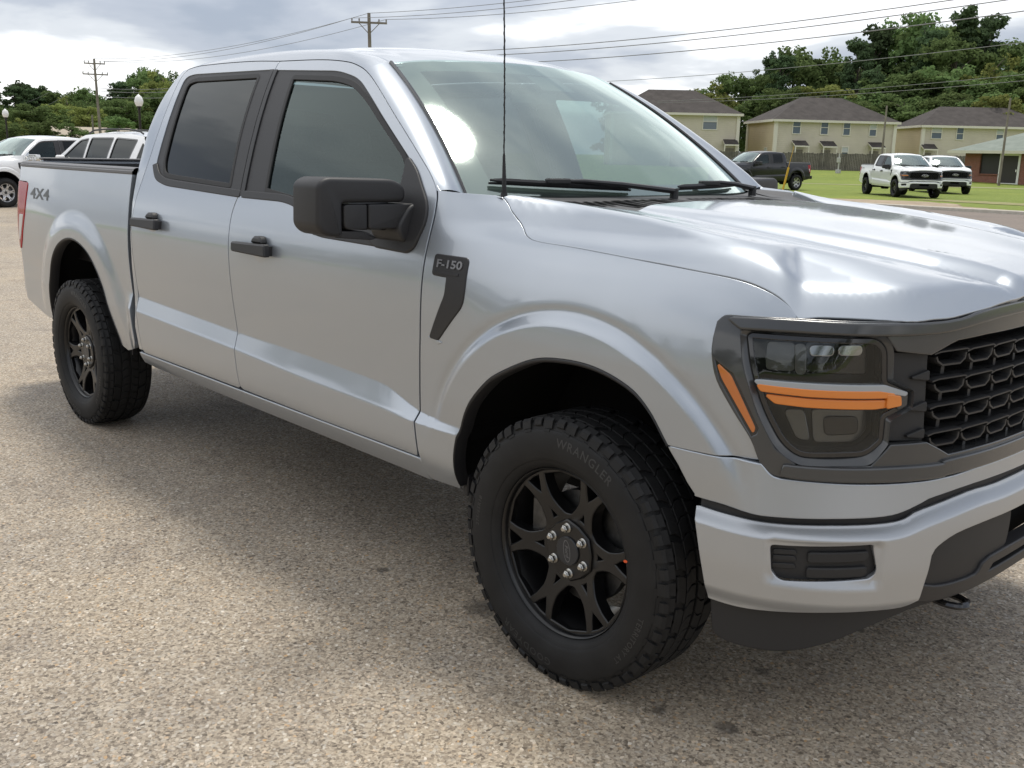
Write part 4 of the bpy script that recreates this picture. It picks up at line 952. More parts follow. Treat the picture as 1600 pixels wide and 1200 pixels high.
# ---- wheels ---------------------------------------------------------------------
RT, ZC, YW = .401, .396, .8625
def ring_fn(cx, sg):
    return lambda r, h, a: (cx + r * math.cos(a), sg * (YW + h), ZC + r * math.sin(a))
def make_wheel(cx, sg, letters=True):
    W = empty('wheel', (0, 0, 0), 0, TRUCK); fn0 = ring_fn(cx, sg)
    def fn(r, h, a):
        p = fn0(r, h, a); return (p[0], p[1], max(p[2], .0015))
    rev = sg > 0
    prof = [(.250, -.118), (.262, -.128), (.300, -.137), (.345, -.136), (.376, -.126), (.3895, -.112), (.3925, -.06), (.3935, 0), (.3925, .06), (.3895, .112), (.3805, .1225), (.3785, .1235), (.366, .1285), (.3645, .1310), (.345, .1360), (.318, .1385), (.296, .1365), (.2785, .1315), (.2770, .1295), (.268, .1255), (.262, .121), (.2545, .113), (.2525, .104), (.2525, .09)]
    prof = cat(prof, 2); mb = MB(); mb.lathe(prof if rev else prof[::-1], fn, 120)
    # shoulder ring of small raised bars
    for k in range(60):
        a = 2 * math.pi * k / 60
        if k % 2: continue
        q = [(.3615, .1316), (.3695, .1285), (.3695, .1305), (.3615, .1336)]
        for da0, da1 in ((0, .07),):
            v = [fn(r, h, a + d) for d in (da0, da1) for r, h in q]; mb.add(v, [(0, 1, 2, 3), (7, 6, 5, 4), (2, 6, 7, 3), (0, 4, 5, 1), (1, 5, 6, 2), (0, 3, 7, 4)])
    TY = mb.build('tyre', M_rub, W, sharp=40)
    # tread: staggered blocks
    mb = MB(); npi = 54; rnd = random.Random(4)
    def block(h0, h1, a0, a1, sk, r0=.386, r1=RT, zig=0., ch=.0025):
        """one tread lug; sk = skew of the angular sides across the width"""
        pts = [(h0, a0), (h1, a0 + sk), (h1, a1 + sk), (h0, a1)]
        if zig: pts = [(h0, a0), ((h0 + h1) / 2, a0 + sk / 2 + zig), (h1, a0 + sk), (h1, a1 + sk), ((h0 + h1) / 2, a1 + sk / 2 + zig), (h0, a1)]
        n = len(pts); ch_ = sum(p[0] for p in pts) / n; ca = sum(p[1] for p in pts) / n; v = []
        for r, kk in ((r0, 1.0), (r1 - .0012, 1.0), (r1, .93)):
            for h, a in pts:
                hh, aa = ch_ + (h - ch_) * kk, ca + (a - ca) * kk; rr = r - .020 * max(0, (abs(hh) - .085) / .04) ** 2; v.append(fn(rr, hh, aa))
        f = [tuple(2 * n + i for i in range(n))] + [tuple(q * n + z for z in (i, (i + 1) % n)) + ((q + 1) * n + (i + 1) % n, (q + 1) * n + i) for q in (0, 1) for i in range(n)]
        if not rev: f = [t[::-1] for t in f]
        mb.add(v, f)
    st = 2 * math.pi / npi
    for k in range(npi):
        a = k * st; j = (k % 2) * .3 * st
        block(.089, .1245, a + .06 * st, a + (.93 if k % 2 else .86) * st, .10 * st, r0=.3865, r1=RT - .002)
        block(-.1245, -.089, a + .06 * st, a + .90 * st, -.10 * st, r0=.3865, r1=RT - .002)
        block(.048, .084, a + j, a + .87 * st + j, .30 * st, zig=.10 * st); block(-.084, -.048, a + j, a + .87 * st + j, -.30 * st, zig=-.10 * st)
        block(.006, .043, a + .4 * st, a + 1.30 * st, -.35 * st, zig=.16 * st); block(-.043, -.006, a + .1 * st, a + .99 * st, .35 * st, zig=-.16 * st)
        # shoulder lug running down on to the sidewall
        d = .30 * st if k % 2 else .38 * st
        q = [(.3995, .118), (.392, .1268), (.379 if k % 2 else .371, .1302 if k % 2 else .1325), (.372, .124), (.385, .115)]
        v = [fn(r, h, a + s_ + .10 * st) for s_ in (.08 * st, .08 * st + 2 * d) for r, h in q]; f = [(0, 1, 2, 3, 4), (9, 8, 7, 6, 5)] + [(i, i + 5, (i + 1) % 5 + 5, (i + 1) % 5) for i in range(5)]
        mb.add(v, f if rev else [t[::-1] for t in f])
    tro = mb.build('tread', M_rub, TY, sharp=25); tro['kind'] = 'stuff'
    if letters:
        def arc_text(txt, size, rad, ang, m, sp=1.0, flip=False, dh=.0008):
            v, f = text_mesh(txt, size, .0, 2, 0, sp, .012 * size); 
            V = np.array(v); aa = ang + (-(V[:, 0]) / rad if not flip else V[:, 0] / rad); rr = rad + (V[:, 1] if not flip else -V[:, 1])
            if sg > 0: aa = math.pi - aa if False else ang * 0 + (math.pi - aa)
            hh = np.interp(rr, [.262, .268, .277, .2785, .296, .318, .345, .3645, .366], [.121, .1255, .1295, .1315, .1365, .1385, .1360, .1310, .1285]) + dh
            P = [(cx + r * math.cos(a), sg * (YW + h), ZC + r * math.sin(a)) for r, a, h in zip(rr, aa, hh)]
            o = mesh_obj('tyre_lettering', P, f, m, TY, smooth=False); return o
        arc_text('WRANGLER', .036, .334, R(72), M_rubl, 1.18); arc_text('TERRITORY AT', .024, .334, R(-28), M_rubl, 1.15); arc_text('GOODYEAR', .034, .334, R(252), M_rubl, 1.2)
        arc_text('275/65R18', .020, .330, R(172), M_rubl, 1.15)
    # rim
    mb = MB(); barrel = [(.2525, .108), (.250, .110), (.2465, .108), (.243, .100), (.240, .088), (.232, .070), (.222, .03), (.215, -.05), (.220, -.10), (.246, -.115)]
    mb.lathe(barrel if rev else barrel[::-1], fn, 72)
    RM = mb.build('rim', M_rim, W, sharp=40)
    # spokes: six Y shapes.  front height of the spoke at radius r
    hf = _tab([0, .05, .09, .14, .20, .243, .3], [.060, .064, .070, .080, .090, .094, .094], .012, -.1, .5, 1201)
    def pol(r, a): return (r * math.cos(a), r * math.sin(a))
    rot0 = R(90 + 6) if sg < 0 else R(90 - 6)
    def spoke_fn(u, v):
        r = np.hypot(u, v); h = hf(r); return np.stack([cx + u, sg * (YW + h) + 0 * u, ZC + v], -1)
    wins = []
    for k in range(6):
        a = rot0 + k * math.pi / 3
        wins.append(fillet([pol(.106, a - R(8)), pol(.136, a - R(18)), pol(.162, a - R(21.6)), pol(.205, a - R(20.8)), pol(.2385, a - R(18.8)), pol(.2415, a), pol(.2385, a + R(18.8)), pol(.205, a + R(20.8)), pol(.162, a + R(21.6)), pol(.136, a + R(18)), pol(.106, a + R(8))], [.010, .01, .014, .01, .005, .01, .005, .01, .014, .01, .010], 3))
        c_ = a + R(30)
        wins.append(fillet([pol(.178, c_), pol(.205, c_ - R(4.6)), pol(.2385, c_ - R(7.6)), pol(.2400, c_), pol(.2385, c_ + R(7.6)), pol(.205, c_ + R(4.6))], [.006, .01, .004, .004, .004, .01], 3))
        wins.append(fillet([pol(.102, c_ - R(9)), pol(.146, c_), pol(.102, c_ + R(9))], [.004, .006, .004], 3))
    disc = [pol(.2465, 2 * math.pi * i / 96) for i in range(96)]
    SP_ = panel('spokes', disc, spoke_fn, M_rim, RM, holes=wins, res=.012, step=.006, thick=.040, bev=.006, flip=rev)
    # raised centre line of every arm
    # hub plate, lug nuts, cap
    mb = MB(); hexp = [pol(.094 if i % 2 == 0 else .088, rot0 + i * math.pi / 6) for i in range(12)]
    mb.prism(hexp[::-1] if rev else hexp, lambda u, v, d: (cx + u, sg * (YW + .072 + d), ZC + v), .006, -.05, bev=.004); mb.build('hub_plate', M_rim, RM)
    for k in range(6):
        a = rot0 + k * math.pi / 3 + R(30) * 0; u, v = pol(.0685, a)
        mb = MB(); hx_ = [(u + .0115 * math.cos(t), v + .0115 * math.sin(t)) for t in [math.pi * 2 * i / 6 for i in range(6)]]; sk_ = [(u + .0150 * math.cos(t), v + .0150 * math.sin(t)) for t in [math.pi * 2 * i / 14 for i in range(14)]]
        g = lambda p, q, d: (cx + p, sg * (YW + .078 + d), ZC + q)
        if rev: hx_, sk_ = hx_[::-1], sk_[::-1]
        mb.prism(sk_, g, .004, -.004, bev=.002); mb.prism(hx_, g, .017, .002, bev=.003)
        cp = [(u + .0085 * math.cos(t), v + .0085 * math.sin(t)) for t in [math.pi * 2 * i / 12 for i in range(12)]]; mb.prism(cp[::-1] if rev else cp, g, .021, .015, bev=.003)
        mb.build('lug_nut', mat('lug_steel', (.48, .47, .44), .3, 1.), RM)
    mb = MB(); cp = [pol(.043, 2 * math.pi * i / 32) for i in range(32)]; g2 = lambda u, v, d: (cx + u, sg * (YW + .080 + d), ZC + v)
    mb.prism(cp[::-1] if rev else cp, g2, .004, -.01, bev=.002); mb.build('centre_cap', M_emb, RM)
    t1 = R(100) if sg < 0 else R(80)
    def ov(a, b, i, n=36):
        x, y = a * math.cos(2 * math.pi * i / n), b * math.sin(2 * math.pi * i / n); return x, y
    mb = MB(); n = 36; tl = R(-80) if sg < 0 else R(80); ct, st_ = math.cos(tl), math.sin(tl)
    rot2 = lambda x, y: ((x * ct - y * st_), (x * st_ + y * ct))
    vv = [g2(*rot2(*ov(.033, .0135, i)), .0046) for i in range(n)] + [g2(*rot2(*ov(.0310, .0118, i)), .0046) for i in range(n)]
    mb.add(vv, [(i, (i + 1) % n, n + (i + 1) % n, n + i) for i in range(n)]); mb.build('cap_oval', M_letter, RM)
    tv, tf = text_mesh('Ford', .019, 0, 2, .25); sgx = 1 if sg < 0 else -1
    mesh_obj('cap_script', [g2(*rot2(sgx * x, y), .0047) for x, y, z in tv], tf, M_letter, RM, smooth=False)
    # brake disc and hub behind
    mb = MB(); mb.lathe([(.05, .02), (.168, .02), (.168, -.01), (.05, -.01)] if rev else [(.05, -.01), (.168, -.01), (.168, .02), (.05, .02)], fn, 40); mb.box((cx - (.13), sg * (YW + .01), ZC + .03), (.05, .045, .09), bev=.01); mb.build('brake', M_steel, RM)
    return W, TY
WH = []
for cx in (0., -3.693):
    for sg in (-1, 1): WH.append(make_wheel(cx, sg, True))
_ty = WH[0][1]; mb = MB(); p = [(.262 + .007 * math.sin(t), R(14) + .016 * math.cos(t)) for t in [2 * math.pi * i / 12 for i in range(12)]]
mb.add([(r * math.cos(a), -(YW + .1262), ZC + r * math.sin(a)) for r, a in p], [tuple(range(12))]); mb.build('balance_dot', M_orange, _ty)
# axles, frame, underside
mb = MB(); mb.box((-2.0, 0, .60), (2.6, .42, .10)); mb.box((-1.8, .0, .50), (1.1, .62, .06)); mb.tube([(-3.693, -.72, ZC), (-3.693, .72, ZC)], .06, 10); mb.box((-3.693, 0, ZC), (.14, .16, .13), bev=.04)
mb.tube([(0, -.72, ZC), (0, .72, ZC)], .045, 8); mb.tube([(-3.95, -.62, .55), (-3.3, -.62, .55)], .03, 8); mb.box((-4.3, 0, .62), (.5, .6, .07)); mb.build('chassis', M_liner, TRUCK)
for sg in (-1, 1):      # coil spring and damper seen through the rear arch
    mb = MB(); mb.tube([(-3.80, sg * .66, .42), (-3.86, sg * .66, .98)], .028, 10); mb.build('damper', M_steel, TRUCK)
# inner shell so that gaps read dark
mb = MB()
for sg in (-1, 1):
    G = []
    for x in np.linspace(-2.96, -.58, 30): G.append([(x, sg * (float(halfw(x, z)) - .045), z) for z in (.48, .7, .9, 1.1, 1.2, 1.215)])
    grid_surf('inner_shell', G, M_void, TRUCK, flip=sg > 0)
    G = []
    for x in np.linspace(-3.0, -4.72, 20): G.append([(x, sg * (float(halfw(x, z)) - .055), z) for z in (1.05, 1.2, 1.36)])
    grid_surf('inner_shell', G, M_void, TRUCK, flip=sg > 0)

# ---- interior ------------------------------------------------------------------
mb = MB(); mb.box((-1.75, 0, .62), (1.22, .86, .03)); mb.build('cabin_floor', M_liner, TRUCK)
G = []
for y in np.linspace(-.60, .60, 15): G.append([(x, y, float(zc_(x)) - .035 - .03 * (y / .6) ** 2) for x in np.linspace(-1.26, -2.88, 16)])
grid_surf('headliner', G, M_head, TRUCK)
# dashboard: curved top pad, face below
G = []
for y in np.linspace(-.80, .80, 33):
    b = .20 * (abs(y) / .8) ** 2; hood_ = .03 * math.exp(-((y - .36) / .17) ** 2)
    G.append([(-.42 - b, y, 1.300), (-.60 - b * .8, y, 1.300 + hood_ * .3), (-.80 - b * .5, y, 1.285 + hood_), (-.90 - b * .3, y, 1.265 + hood_), (-.95 - b * .2, y, 1.215 + hood_ * .6), (-.93 - b * .2, y, 1.10), (-.86 - b * .2, y, .90), (-.80 - b * .2, y, .70)])
DSH = grid_surf('dashboard', G, M_dash, TRUCK, flip=True)
mb = MB(); mb.box((-.975, 0, 1.17), (.012, .16, .10), bev=.008); mb.build('screen', M_gloss, DSH)
mb = MB(); mb.box((-.70, .10, 1.312), (.10, .14, .002), rot=Matrix.Rotation(.3, 3, 'Z')); mb.build('paper_sheet', M_paper, DSH)
SWc = Vector((-1.08, .37, 1.17)); ax = Vector((-.88, 0, .48)).normalized(); e1 = Vector((0, 1, 0)); e2 = ax.cross(e1)
SW = empty('steering_wheel', (0, 0, 0), 0, TRUCK); mb = MB(); mb.tube([tuple(SWc + (e1 * math.cos(t) + e2 * math.sin(t)) * .185) for t in [2 * math.pi * i / 36 for i in range(37)]], .016, 8, cap=False); mb.build('wheel_ring', M_dash, SW)
mb = MB(); mb.box(tuple(SWc), (.03, .07, .06), bev=.02); mb.tube([tuple(SWc + e1 * -.18), tuple(SWc), tuple(SWc + e1 * .18)], .016, 6); mb.tube([tuple(SWc), tuple(SWc - ax * .22)], .035, 8); mb.build('wheel_hub', M_dash, SW)
def seat(name, cx, cy, w_, back=True, col=M_cloth):
    S = empty(name, (0, 0, 0), 0, TRUCK); rk = Matrix.Rotation(R(-14), 3, 'Y')
    mb = MB(); mb.box((cx, cy, .86), (.27, w_, .09), bev=.05); mb.build('seat_cushion', col, S)
    mb = MB(); mb.box((cx - .33, cy, 1.16), (.075, w_ * .98, .30), bev=.05, rot=rk); mb.build('seat_back', col, S)
    for q in ([0] if w_ < .4 else [-.45, 0, .45]):
        mb = MB(); mb.box((cx - .42, cy + q, 1.54), (.05, .13, .085), bev=.04, rot=rk); mb.tube([(cx - .40, cy + q - .05, 1.40), (cx - .415, cy + q - .05, 1.50)], .006, 6); mb.tube([(cx - .40, cy + q + .05, 1.40), (cx - .415, cy + q + .05, 1.50)], .006, 6); mb.build('head_restraint', col, S)
seat('front_seat', -1.50, -.40, .25); seat('front_seat', -1.50, .40, .25); seat('rear_seat', -2.38, 0, .66)
mb = MB(); mb.box((-1.40, 0, .80), (.35, .14, .14), bev=.03); mb.build('centre_console', M_dash, TRUCK)
MRV = MB(); MRV.box((-1.16, 0, 1.735), (.018, .125, .036), bev=.014); MRV.tube([(-1.15, 0, 1.74), (-1.12, 0, 1.80)], .012, 6); MRV.build('rear_view_mirror', M_gloss, TRUCK)

# ================================================================== ground
def nodes(m):
    t = m.node_tree; return t, t.nodes, t.links.new, t.nodes['Principled BSDF']
def mix_rgb(t, fac, a, b, mode='MIX'):
    n = t.nodes.new('ShaderNodeMix'); n.data_type = 'RGBA'; n.blend_type = mode
    for s, v in ((0, fac), (6, a), (7, b)):
        if isinstance(v, (int, float)): n.inputs[s].default_value = v
        elif isinstance(v, tuple): n.inputs[s].default_value = (*v, 1)
        else: t.links.new(v, n.inputs[s])
    return n.outputs[2]
def noise(t, vec, scale, detail=4, rough=.55, dist=0.):
    n = t.nodes.new('ShaderNodeTexNoise'); n.inputs['Scale'].default_value = scale; n.inputs['Detail'].default_value = detail; n.inputs['Roughness'].default_value = rough
    n.inputs['Distortion'].default_value = dist; t.links.new(vec, n.inputs['Vector']); return n.outputs[0]
def ramp(t, src, stops, interp='LINEAR'):
    r = t.nodes.new('ShaderNodeValToRGB'); r.color_ramp.interpolation = interp; e = r.color_ramp.elements
    while len(e) < len(stops): e.new(.5)
    for k, (p, c) in enumerate(stops): e[k].position = p; e[k].color = (*c, 1)
    t.links.new(src, r.inputs[0]); return r.outputs[0]
def lot_material():
    m = mat('pebble_pavement', (.3, .27, .22), .75, spec=.35); t, N, Lk, b = nodes(m)
    g = N.new('ShaderNodeNewGeometry'); P = g.outputs['Position']
    wob = N.new('ShaderNodeVectorMath'); wob.operation = 'ADD'; nz_ = N.new('ShaderNodeTexNoise'); nz_.inputs['Scale'].default_value = 60; Lk(P, nz_.inputs['Vector'])
    sc = N.new('ShaderNodeVectorMath'); sc.operation = 'SCALE'; sc.inputs['Scale'].default_value = .006; Lk(nz_.outputs['Color'], sc.inputs[0]); Lk(P, wob.inputs[0]); Lk(sc.outputs[0], wob.inputs[1])
    def vor(scale, feat='F1'):
        v = N.new('ShaderNodeTexVoronoi'); v.feature = feat; v.inputs['Scale'].default_value = scale; Lk(wob.outputs[0], v.inputs['Vector']); return v
    v1 = vor(112); v2 = vor(190); v3 = vor(112, 'DISTANCE_TO_EDGE')
    s1 = N.new('ShaderNodeSeparateColor'); Lk(v1.outputs['Color'], s1.inputs[0]); s2 = N.new('ShaderNodeSeparateColor'); Lk(v2.outputs['Color'], s2.inputs[0])
    stone = ramp(t, s1.outputs[0], [(0., (.085, .068, .052)), (.13, (.19, .155, .118)), (.30, (.35, .290, .220)), (.5, (.46, .388, .296)), (.68, (.58, .500, .390)), (.82, (.38, .350, .305)), (.90, (.72, .66, .56)), (.96, (.52, .33, .16)), (1., (.78, .73, .64))])
    fine = ramp(t, s2.outputs[1], [(0., (.16, .132, .100)), (.5, (.36, .302, .232)), (1., (.56, .485, .38))])
    col = mix_rgb(t, s1.outputs[1], stone, fine); 
    edge = N.new('ShaderNodeMapRange'); edge.inputs[1].default_value = 0; edge.inputs[2].default_value = .0022; edge.inputs[3].default_value = .42; edge.inputs[4].default_value = 1.; Lk(v3.outputs['Distance'], edge.inputs[0])
    cm = N.new('ShaderNodeVectorMath'); cm.operation = 'SCALE'; Lk(col, cm.inputs[0]); Lk(edge.outputs[0], cm.inputs['Scale'])
    # broad wear: paler drive lanes, brown and grey drifts, a few orange rust patches
    big = ramp(t, noise(t, P, .45, 5, .6), [(.3, (.74, .745, .77)), (.5, (.90, .90, .91)), (.7, (1.02, .99, .94))])
    mid = ramp(t, noise(t, P, 2.3, 5, .65, .6), [(.28, (.74, .73, .74)), (.45, (1, 1, 1)), (.72, (1.07, 1.05, 1.02))])
    c2 = mix_rgb(t, 1., cm.outputs[0], big, 'MULTIPLY'); c3 = mix_rgb(t, 1., c2, mid, 'MULTIPLY')
    rust = ramp(t, noise(t, P, 1.1, 4, .6, .3), [(.63, (0, 0, 0)), (.75, (.5, .5, .5))]); c4 = mix_rgb(t, rust, c3, (.42, .29, .17), 'MIX')
    # oil drips: small dark stains
    oil = None
    for ox, oy, r in OIL:
        d = N.new('ShaderNodeVectorMath'); d.operation = 'DISTANCE'; Lk(P, d.inputs[0]); d.inputs[1].default_value = (ox, oy, 0)
        mr = N.new('ShaderNodeMapRange'); mr.interpolation_type = 'SMOOTHSTEP'; mr.inputs[1].default_value = r * .35; mr.inputs[2].default_value = r; mr.inputs[3].default_value = .62; mr.inputs[4].default_value = 0
        nn = N.new('ShaderNodeMath'); nn.operation = 'MULTIPLY_ADD'; Lk(noise(t, P, 40, 3), nn.inputs[0]); nn.inputs[1].default_value = r * .9; Lk(d.outputs['Value'], nn.inputs[2]); sb = N.new('ShaderNodeMath'); sb.operation = 'SUBTRACT'; Lk(nn.outputs[0], sb.inputs[0]); sb.inputs[1].default_value = r * .45
        Lk(sb.outputs[0], mr.inputs[0])
        if oil is None: oil = mr.outputs[0]
        else:
            mxn = N.new('ShaderNodeMath'); mxn.operation = 'MAXIMUM'; Lk(oil, mxn.inputs[0]); Lk(mr.outputs[0], mxn.inputs[1]); oil = mxn.outputs[0]
    c5 = mix_rgb(t, oil, c4, (.045, .04, .035))
    # the pavement fades paler and sandier where fewer tyres have polished it
    Lk(c5, b.inputs['Base Color'])
    hgt = N.new('ShaderNodeMath'); hgt.operation = 'MULTIPLY_ADD'; Lk(v3.outputs['Distance'], hgt.inputs[0]); hgt.inputs[1].default_value = 1.6; Lk(s1.outputs[2], hgt.inputs[2])
    mn = N.new('ShaderNodeMath'); mn.operation = 'MULTIPLY'; Lk(s1.outputs[2], mn.inputs[0]); mn.inputs[1].default_value = .003; 
    h2 = N.new('ShaderNodeMath'); h2.operation = 'MINIMUM'; Lk(v3.outputs['Distance'], h2.inputs[0]); h2.inputs[1].default_value = .004
    h3 = N.new('ShaderNodeMath'); h3.operation = 'ADD'; Lk(h2.outputs[0], h3.inputs[0]); Lk(mn.outputs[0], h3.inputs[1])
    bp = N.new('ShaderNodeBump'); bp.inputs['Strength'].default_value = .8; bp.inputs['Distance'].default_value = 1.; Lk(h3.outputs[0], bp.inputs['Height']); Lk(bp.outputs[0], b.inputs['Normal'])
    rr = N.new('ShaderNodeMapRange'); rr.inputs[3].default_value = .5; rr.inputs[4].default_value = .9; Lk(s1.outputs[1], rr.inputs[0]); Lk(rr.outputs[0], b.inputs['Roughness'])
    return m
OIL = [(0.49, -0.81, 0.045), (0.38, -0.47, 0.035), (-0.49, -0.83, 0.090), (0.31, -0.88, 0.030), (-0.97, -0.90, 0.035)]
def sheet(name, pts, m, z=0., kind='structure'):
    mb = MB(); mb.add([(x, y, z) for x, y in pts], [tuple(range(len(pts)))]); o = mb.build(name, m, smooth=False); o['kind'] = kind; return o
M_lot = lot_material()
sheet('parking_lot', [(-160, -26), (60, -26), (60, 21.2), (-160, 21.2)], M_lot)
def simple_noise_mat(name, stops, scale, detail=5, rough=.9, bump=None, scale2=None, stops2=None):
    m = mat(name, (.3, .3, .3), rough, spec=.3); t, N, Lk, b = nodes(m); P = N.new('ShaderNodeNewGeometry').outputs['Position']
    c = ramp(t, noise(t, P, scale, detail, .6), stops)
    if scale2: c = mix_rgb(t, 1., c, ramp(t, noise(t, P, scale2, 5, .6, .4), stops2), 'MULTIPLY')
    Lk(c, b.inputs['Base Color'])
    if bump:
        bp = N.new('ShaderNodeBump'); bp.inputs['Strength'].default_value = bump[1]; bp.inputs['Distance'].default_value = bump[2]; Lk(noise(t, P, bump[0], 4), bp.inputs['Height']); Lk(bp.outputs[0], b.inputs['Normal'])
    return m
M_road = simple_noise_mat('asphalt_road', [(.3, (.17, .145, .125)), (.7, (.235, .20, .175))], 9, bump=(60, .4, .01), scale2=.25, stops2=[(.3, (.88, .88, .9)), (.7, (1.1, 1.08, 1.05))])
M_grass = simple_noise_mat('lawn', [(.25, (.135, .175, .030)), (.5, (.185, .235, .042)), (.75, (.235, .275, .060))], 3.2, 8, bump=(14, .8, .06), scale2=.22, stops2=[(.3, (.86, .90, .84)), (.55, (1, 1, 1)), (.75, (1.28, 1.16, .98))])
M_dirt = simple_noise_mat('dirt_drive', [(.3, (.30, .235, .165)), (.7, (.44, .36, .27))], 2.6, 7, bump=(25, .6, .02), scale2=.5, stops2=[(.3, (.85, .85, .83)), (.7, (1.1, 1.08, 1.05))])
M_conc = simple_noise_mat('kerb_concrete', [(.3, (.42, .39, .33)), (.7, (.56, .53, .46))], 5)
M_lane = mat('road_paint', (.72, .72, .70), .7, var=(8, .12))
sheet('road', [(-160, 21.2), (60, 21.2), (60, 30.9), (-160, 30.9)], M_road, -.004)
sheet('road_marking', [(-160, 21.75), (60, 21.75), (60, 21.90), (-160, 21.90)], M_lane, .0)
mb = MB(); mb.box((-50, 31.05, .05), (110, .15, .06), bev=.02); k_ = mb.build('kerb', M_conc); k_['kind'] = 'structure'
# lawn: flat near the road, rising gently towards the houses
def lawn_z(x, y):
    d = math.hypot(x - 1.8, y + 2.9); return .03 + .70 * float(sst(d, 84., 104.)) + max(0., d - 110) * .004
xs = list(np.linspace(-420, -120, 16)) + list(np.linspace(-110, 60, 70)) + list(np.linspace(80, 420, 12)); ysg = list(np.concatenate([[31.2], np.linspace(33, 130, 60), np.linspace(140, 520, 16)]))
G = [[(x, y, lawn_z(x, y)) for y in ysg] for x in xs]
o = grid_surf('lawn', G, M_grass, None, flip=True); o['kind'] = 'structure'
xl = [-160, -180, -220, -300, -420]; G = [[(x, y, .02 + (-160 - x) * .004) for y in (-420, -100, -20, 10, 31.2)] for x in xl]; o = grid_surf('far_field', G, M_grass, None); o['kind'] = 'structure'
sheet('verge', [(-420, -26), (60, -26), (420, -26), (420, -420), (-160, -420), (-160, -26)][1:4] + [(-160, -420), (-160, -26)], M_grass, -.02)
sheet('roadside_field', [(60, -26), (420, -26), (420, 31.2), (60, 31.2)], M_grass, -.02)
rnd = random.Random(5)
def blotch(pts, n=8, amp=.5):
    q = cat(pts, n, True); return [(x + rnd.uniform(-amp, amp), y + rnd.uniform(-amp, amp)) for x, y in q]
sheet('dirt_drive', blotch([(-24, 31.4), (-20.5, 34.8), (-17.2, 36.4), (-14.8, 36.0), (-13.6, 34.0), (-10.5, 32.6), (0, 32.2), (14, 32.0), (14, 31.3), (-10, 31.3)], 8, .18), M_dirt, .045)
sheet('worn_path', blotch([(-45, 60.2), (-34.5, 58.9), (-25, 66.6), (-12, 66.0), (4, 66.8), (4, 67.5), (-12, 67.3), (-26, 68.2), (-35, 60.0), (-45, 61.2)], 8, .08), simple_noise_mat('pale_path', [(.3, (.30, .29, .16)), (.7, (.42, .40, .25))], 2), .045)
sheet('worn_patch', blotch([(-17.5, 38.5), (-12, 37.6), (0, 37.2), (8, 38), (0, 39.3), (-11, 39.8), (-16, 40.4)], 8, .25), simple_noise_mat('dry_grass', [(.3, (.20, .205, .075)), (.7, (.31, .28, .14))], 2.5), .045)

# ================================================================== other pickups
M_wheel_s = mat('silver_wheel', (.55, .55, .56), .28, .9)
t1 = copy_tree(TRUCK, None, {'paint_silver': M_white_p, 'paint_silver_satin': M_white_p})
t1.location = (-18.95, 41.35, .035); t1.rotation_euler = (0, 0, R(-42.8)); tag(t1, 'white crew cab pickup with black wheels on the lawn, its whole side in view', 'pickup truck', 'white pickups on the lawn')
t2 = copy_tree(TRUCK, None, {'paint_silver': M_white_p, 'paint_silver_satin': M_white_p})
t2.location = (-21.1, 49.7, .035); t2.rotation_euler = (0, 0, R(-50)); tag(t2, 'white pickup partly hidden behind another white pickup, beside the brick building', 'pickup truck', 'white pickups on the lawn')
t3 = copy_tree(TRUCK, None, {'paint_silver': M_black_p, 'paint_silver_satin': M_black_p, 'rim_black': M_wheel_s})
t3.location = (-28.37, 40.6, .035); t3.rotation_euler = (0, 0, R(-103)); tag(t3, 'black crew cab pickup with silver wheels on the lawn before the fence', 'pickup truck')
t4 = copy_tree(TRUCK, None, {'paint_silver': M_white_p, 'paint_silver_satin': M_white_p, 'rim_black': M_wheel_s, 'mirror_plastic': M_chrome})
t4.location = (-25.25, 4.55, .0); t4.scale = (.89, .89, .89); t4.rotation_euler = (0, 0, R(289)); tag(t4, 'white pickup with silver wheels and chrome mirrors on the beige lot', 'pickup truck')

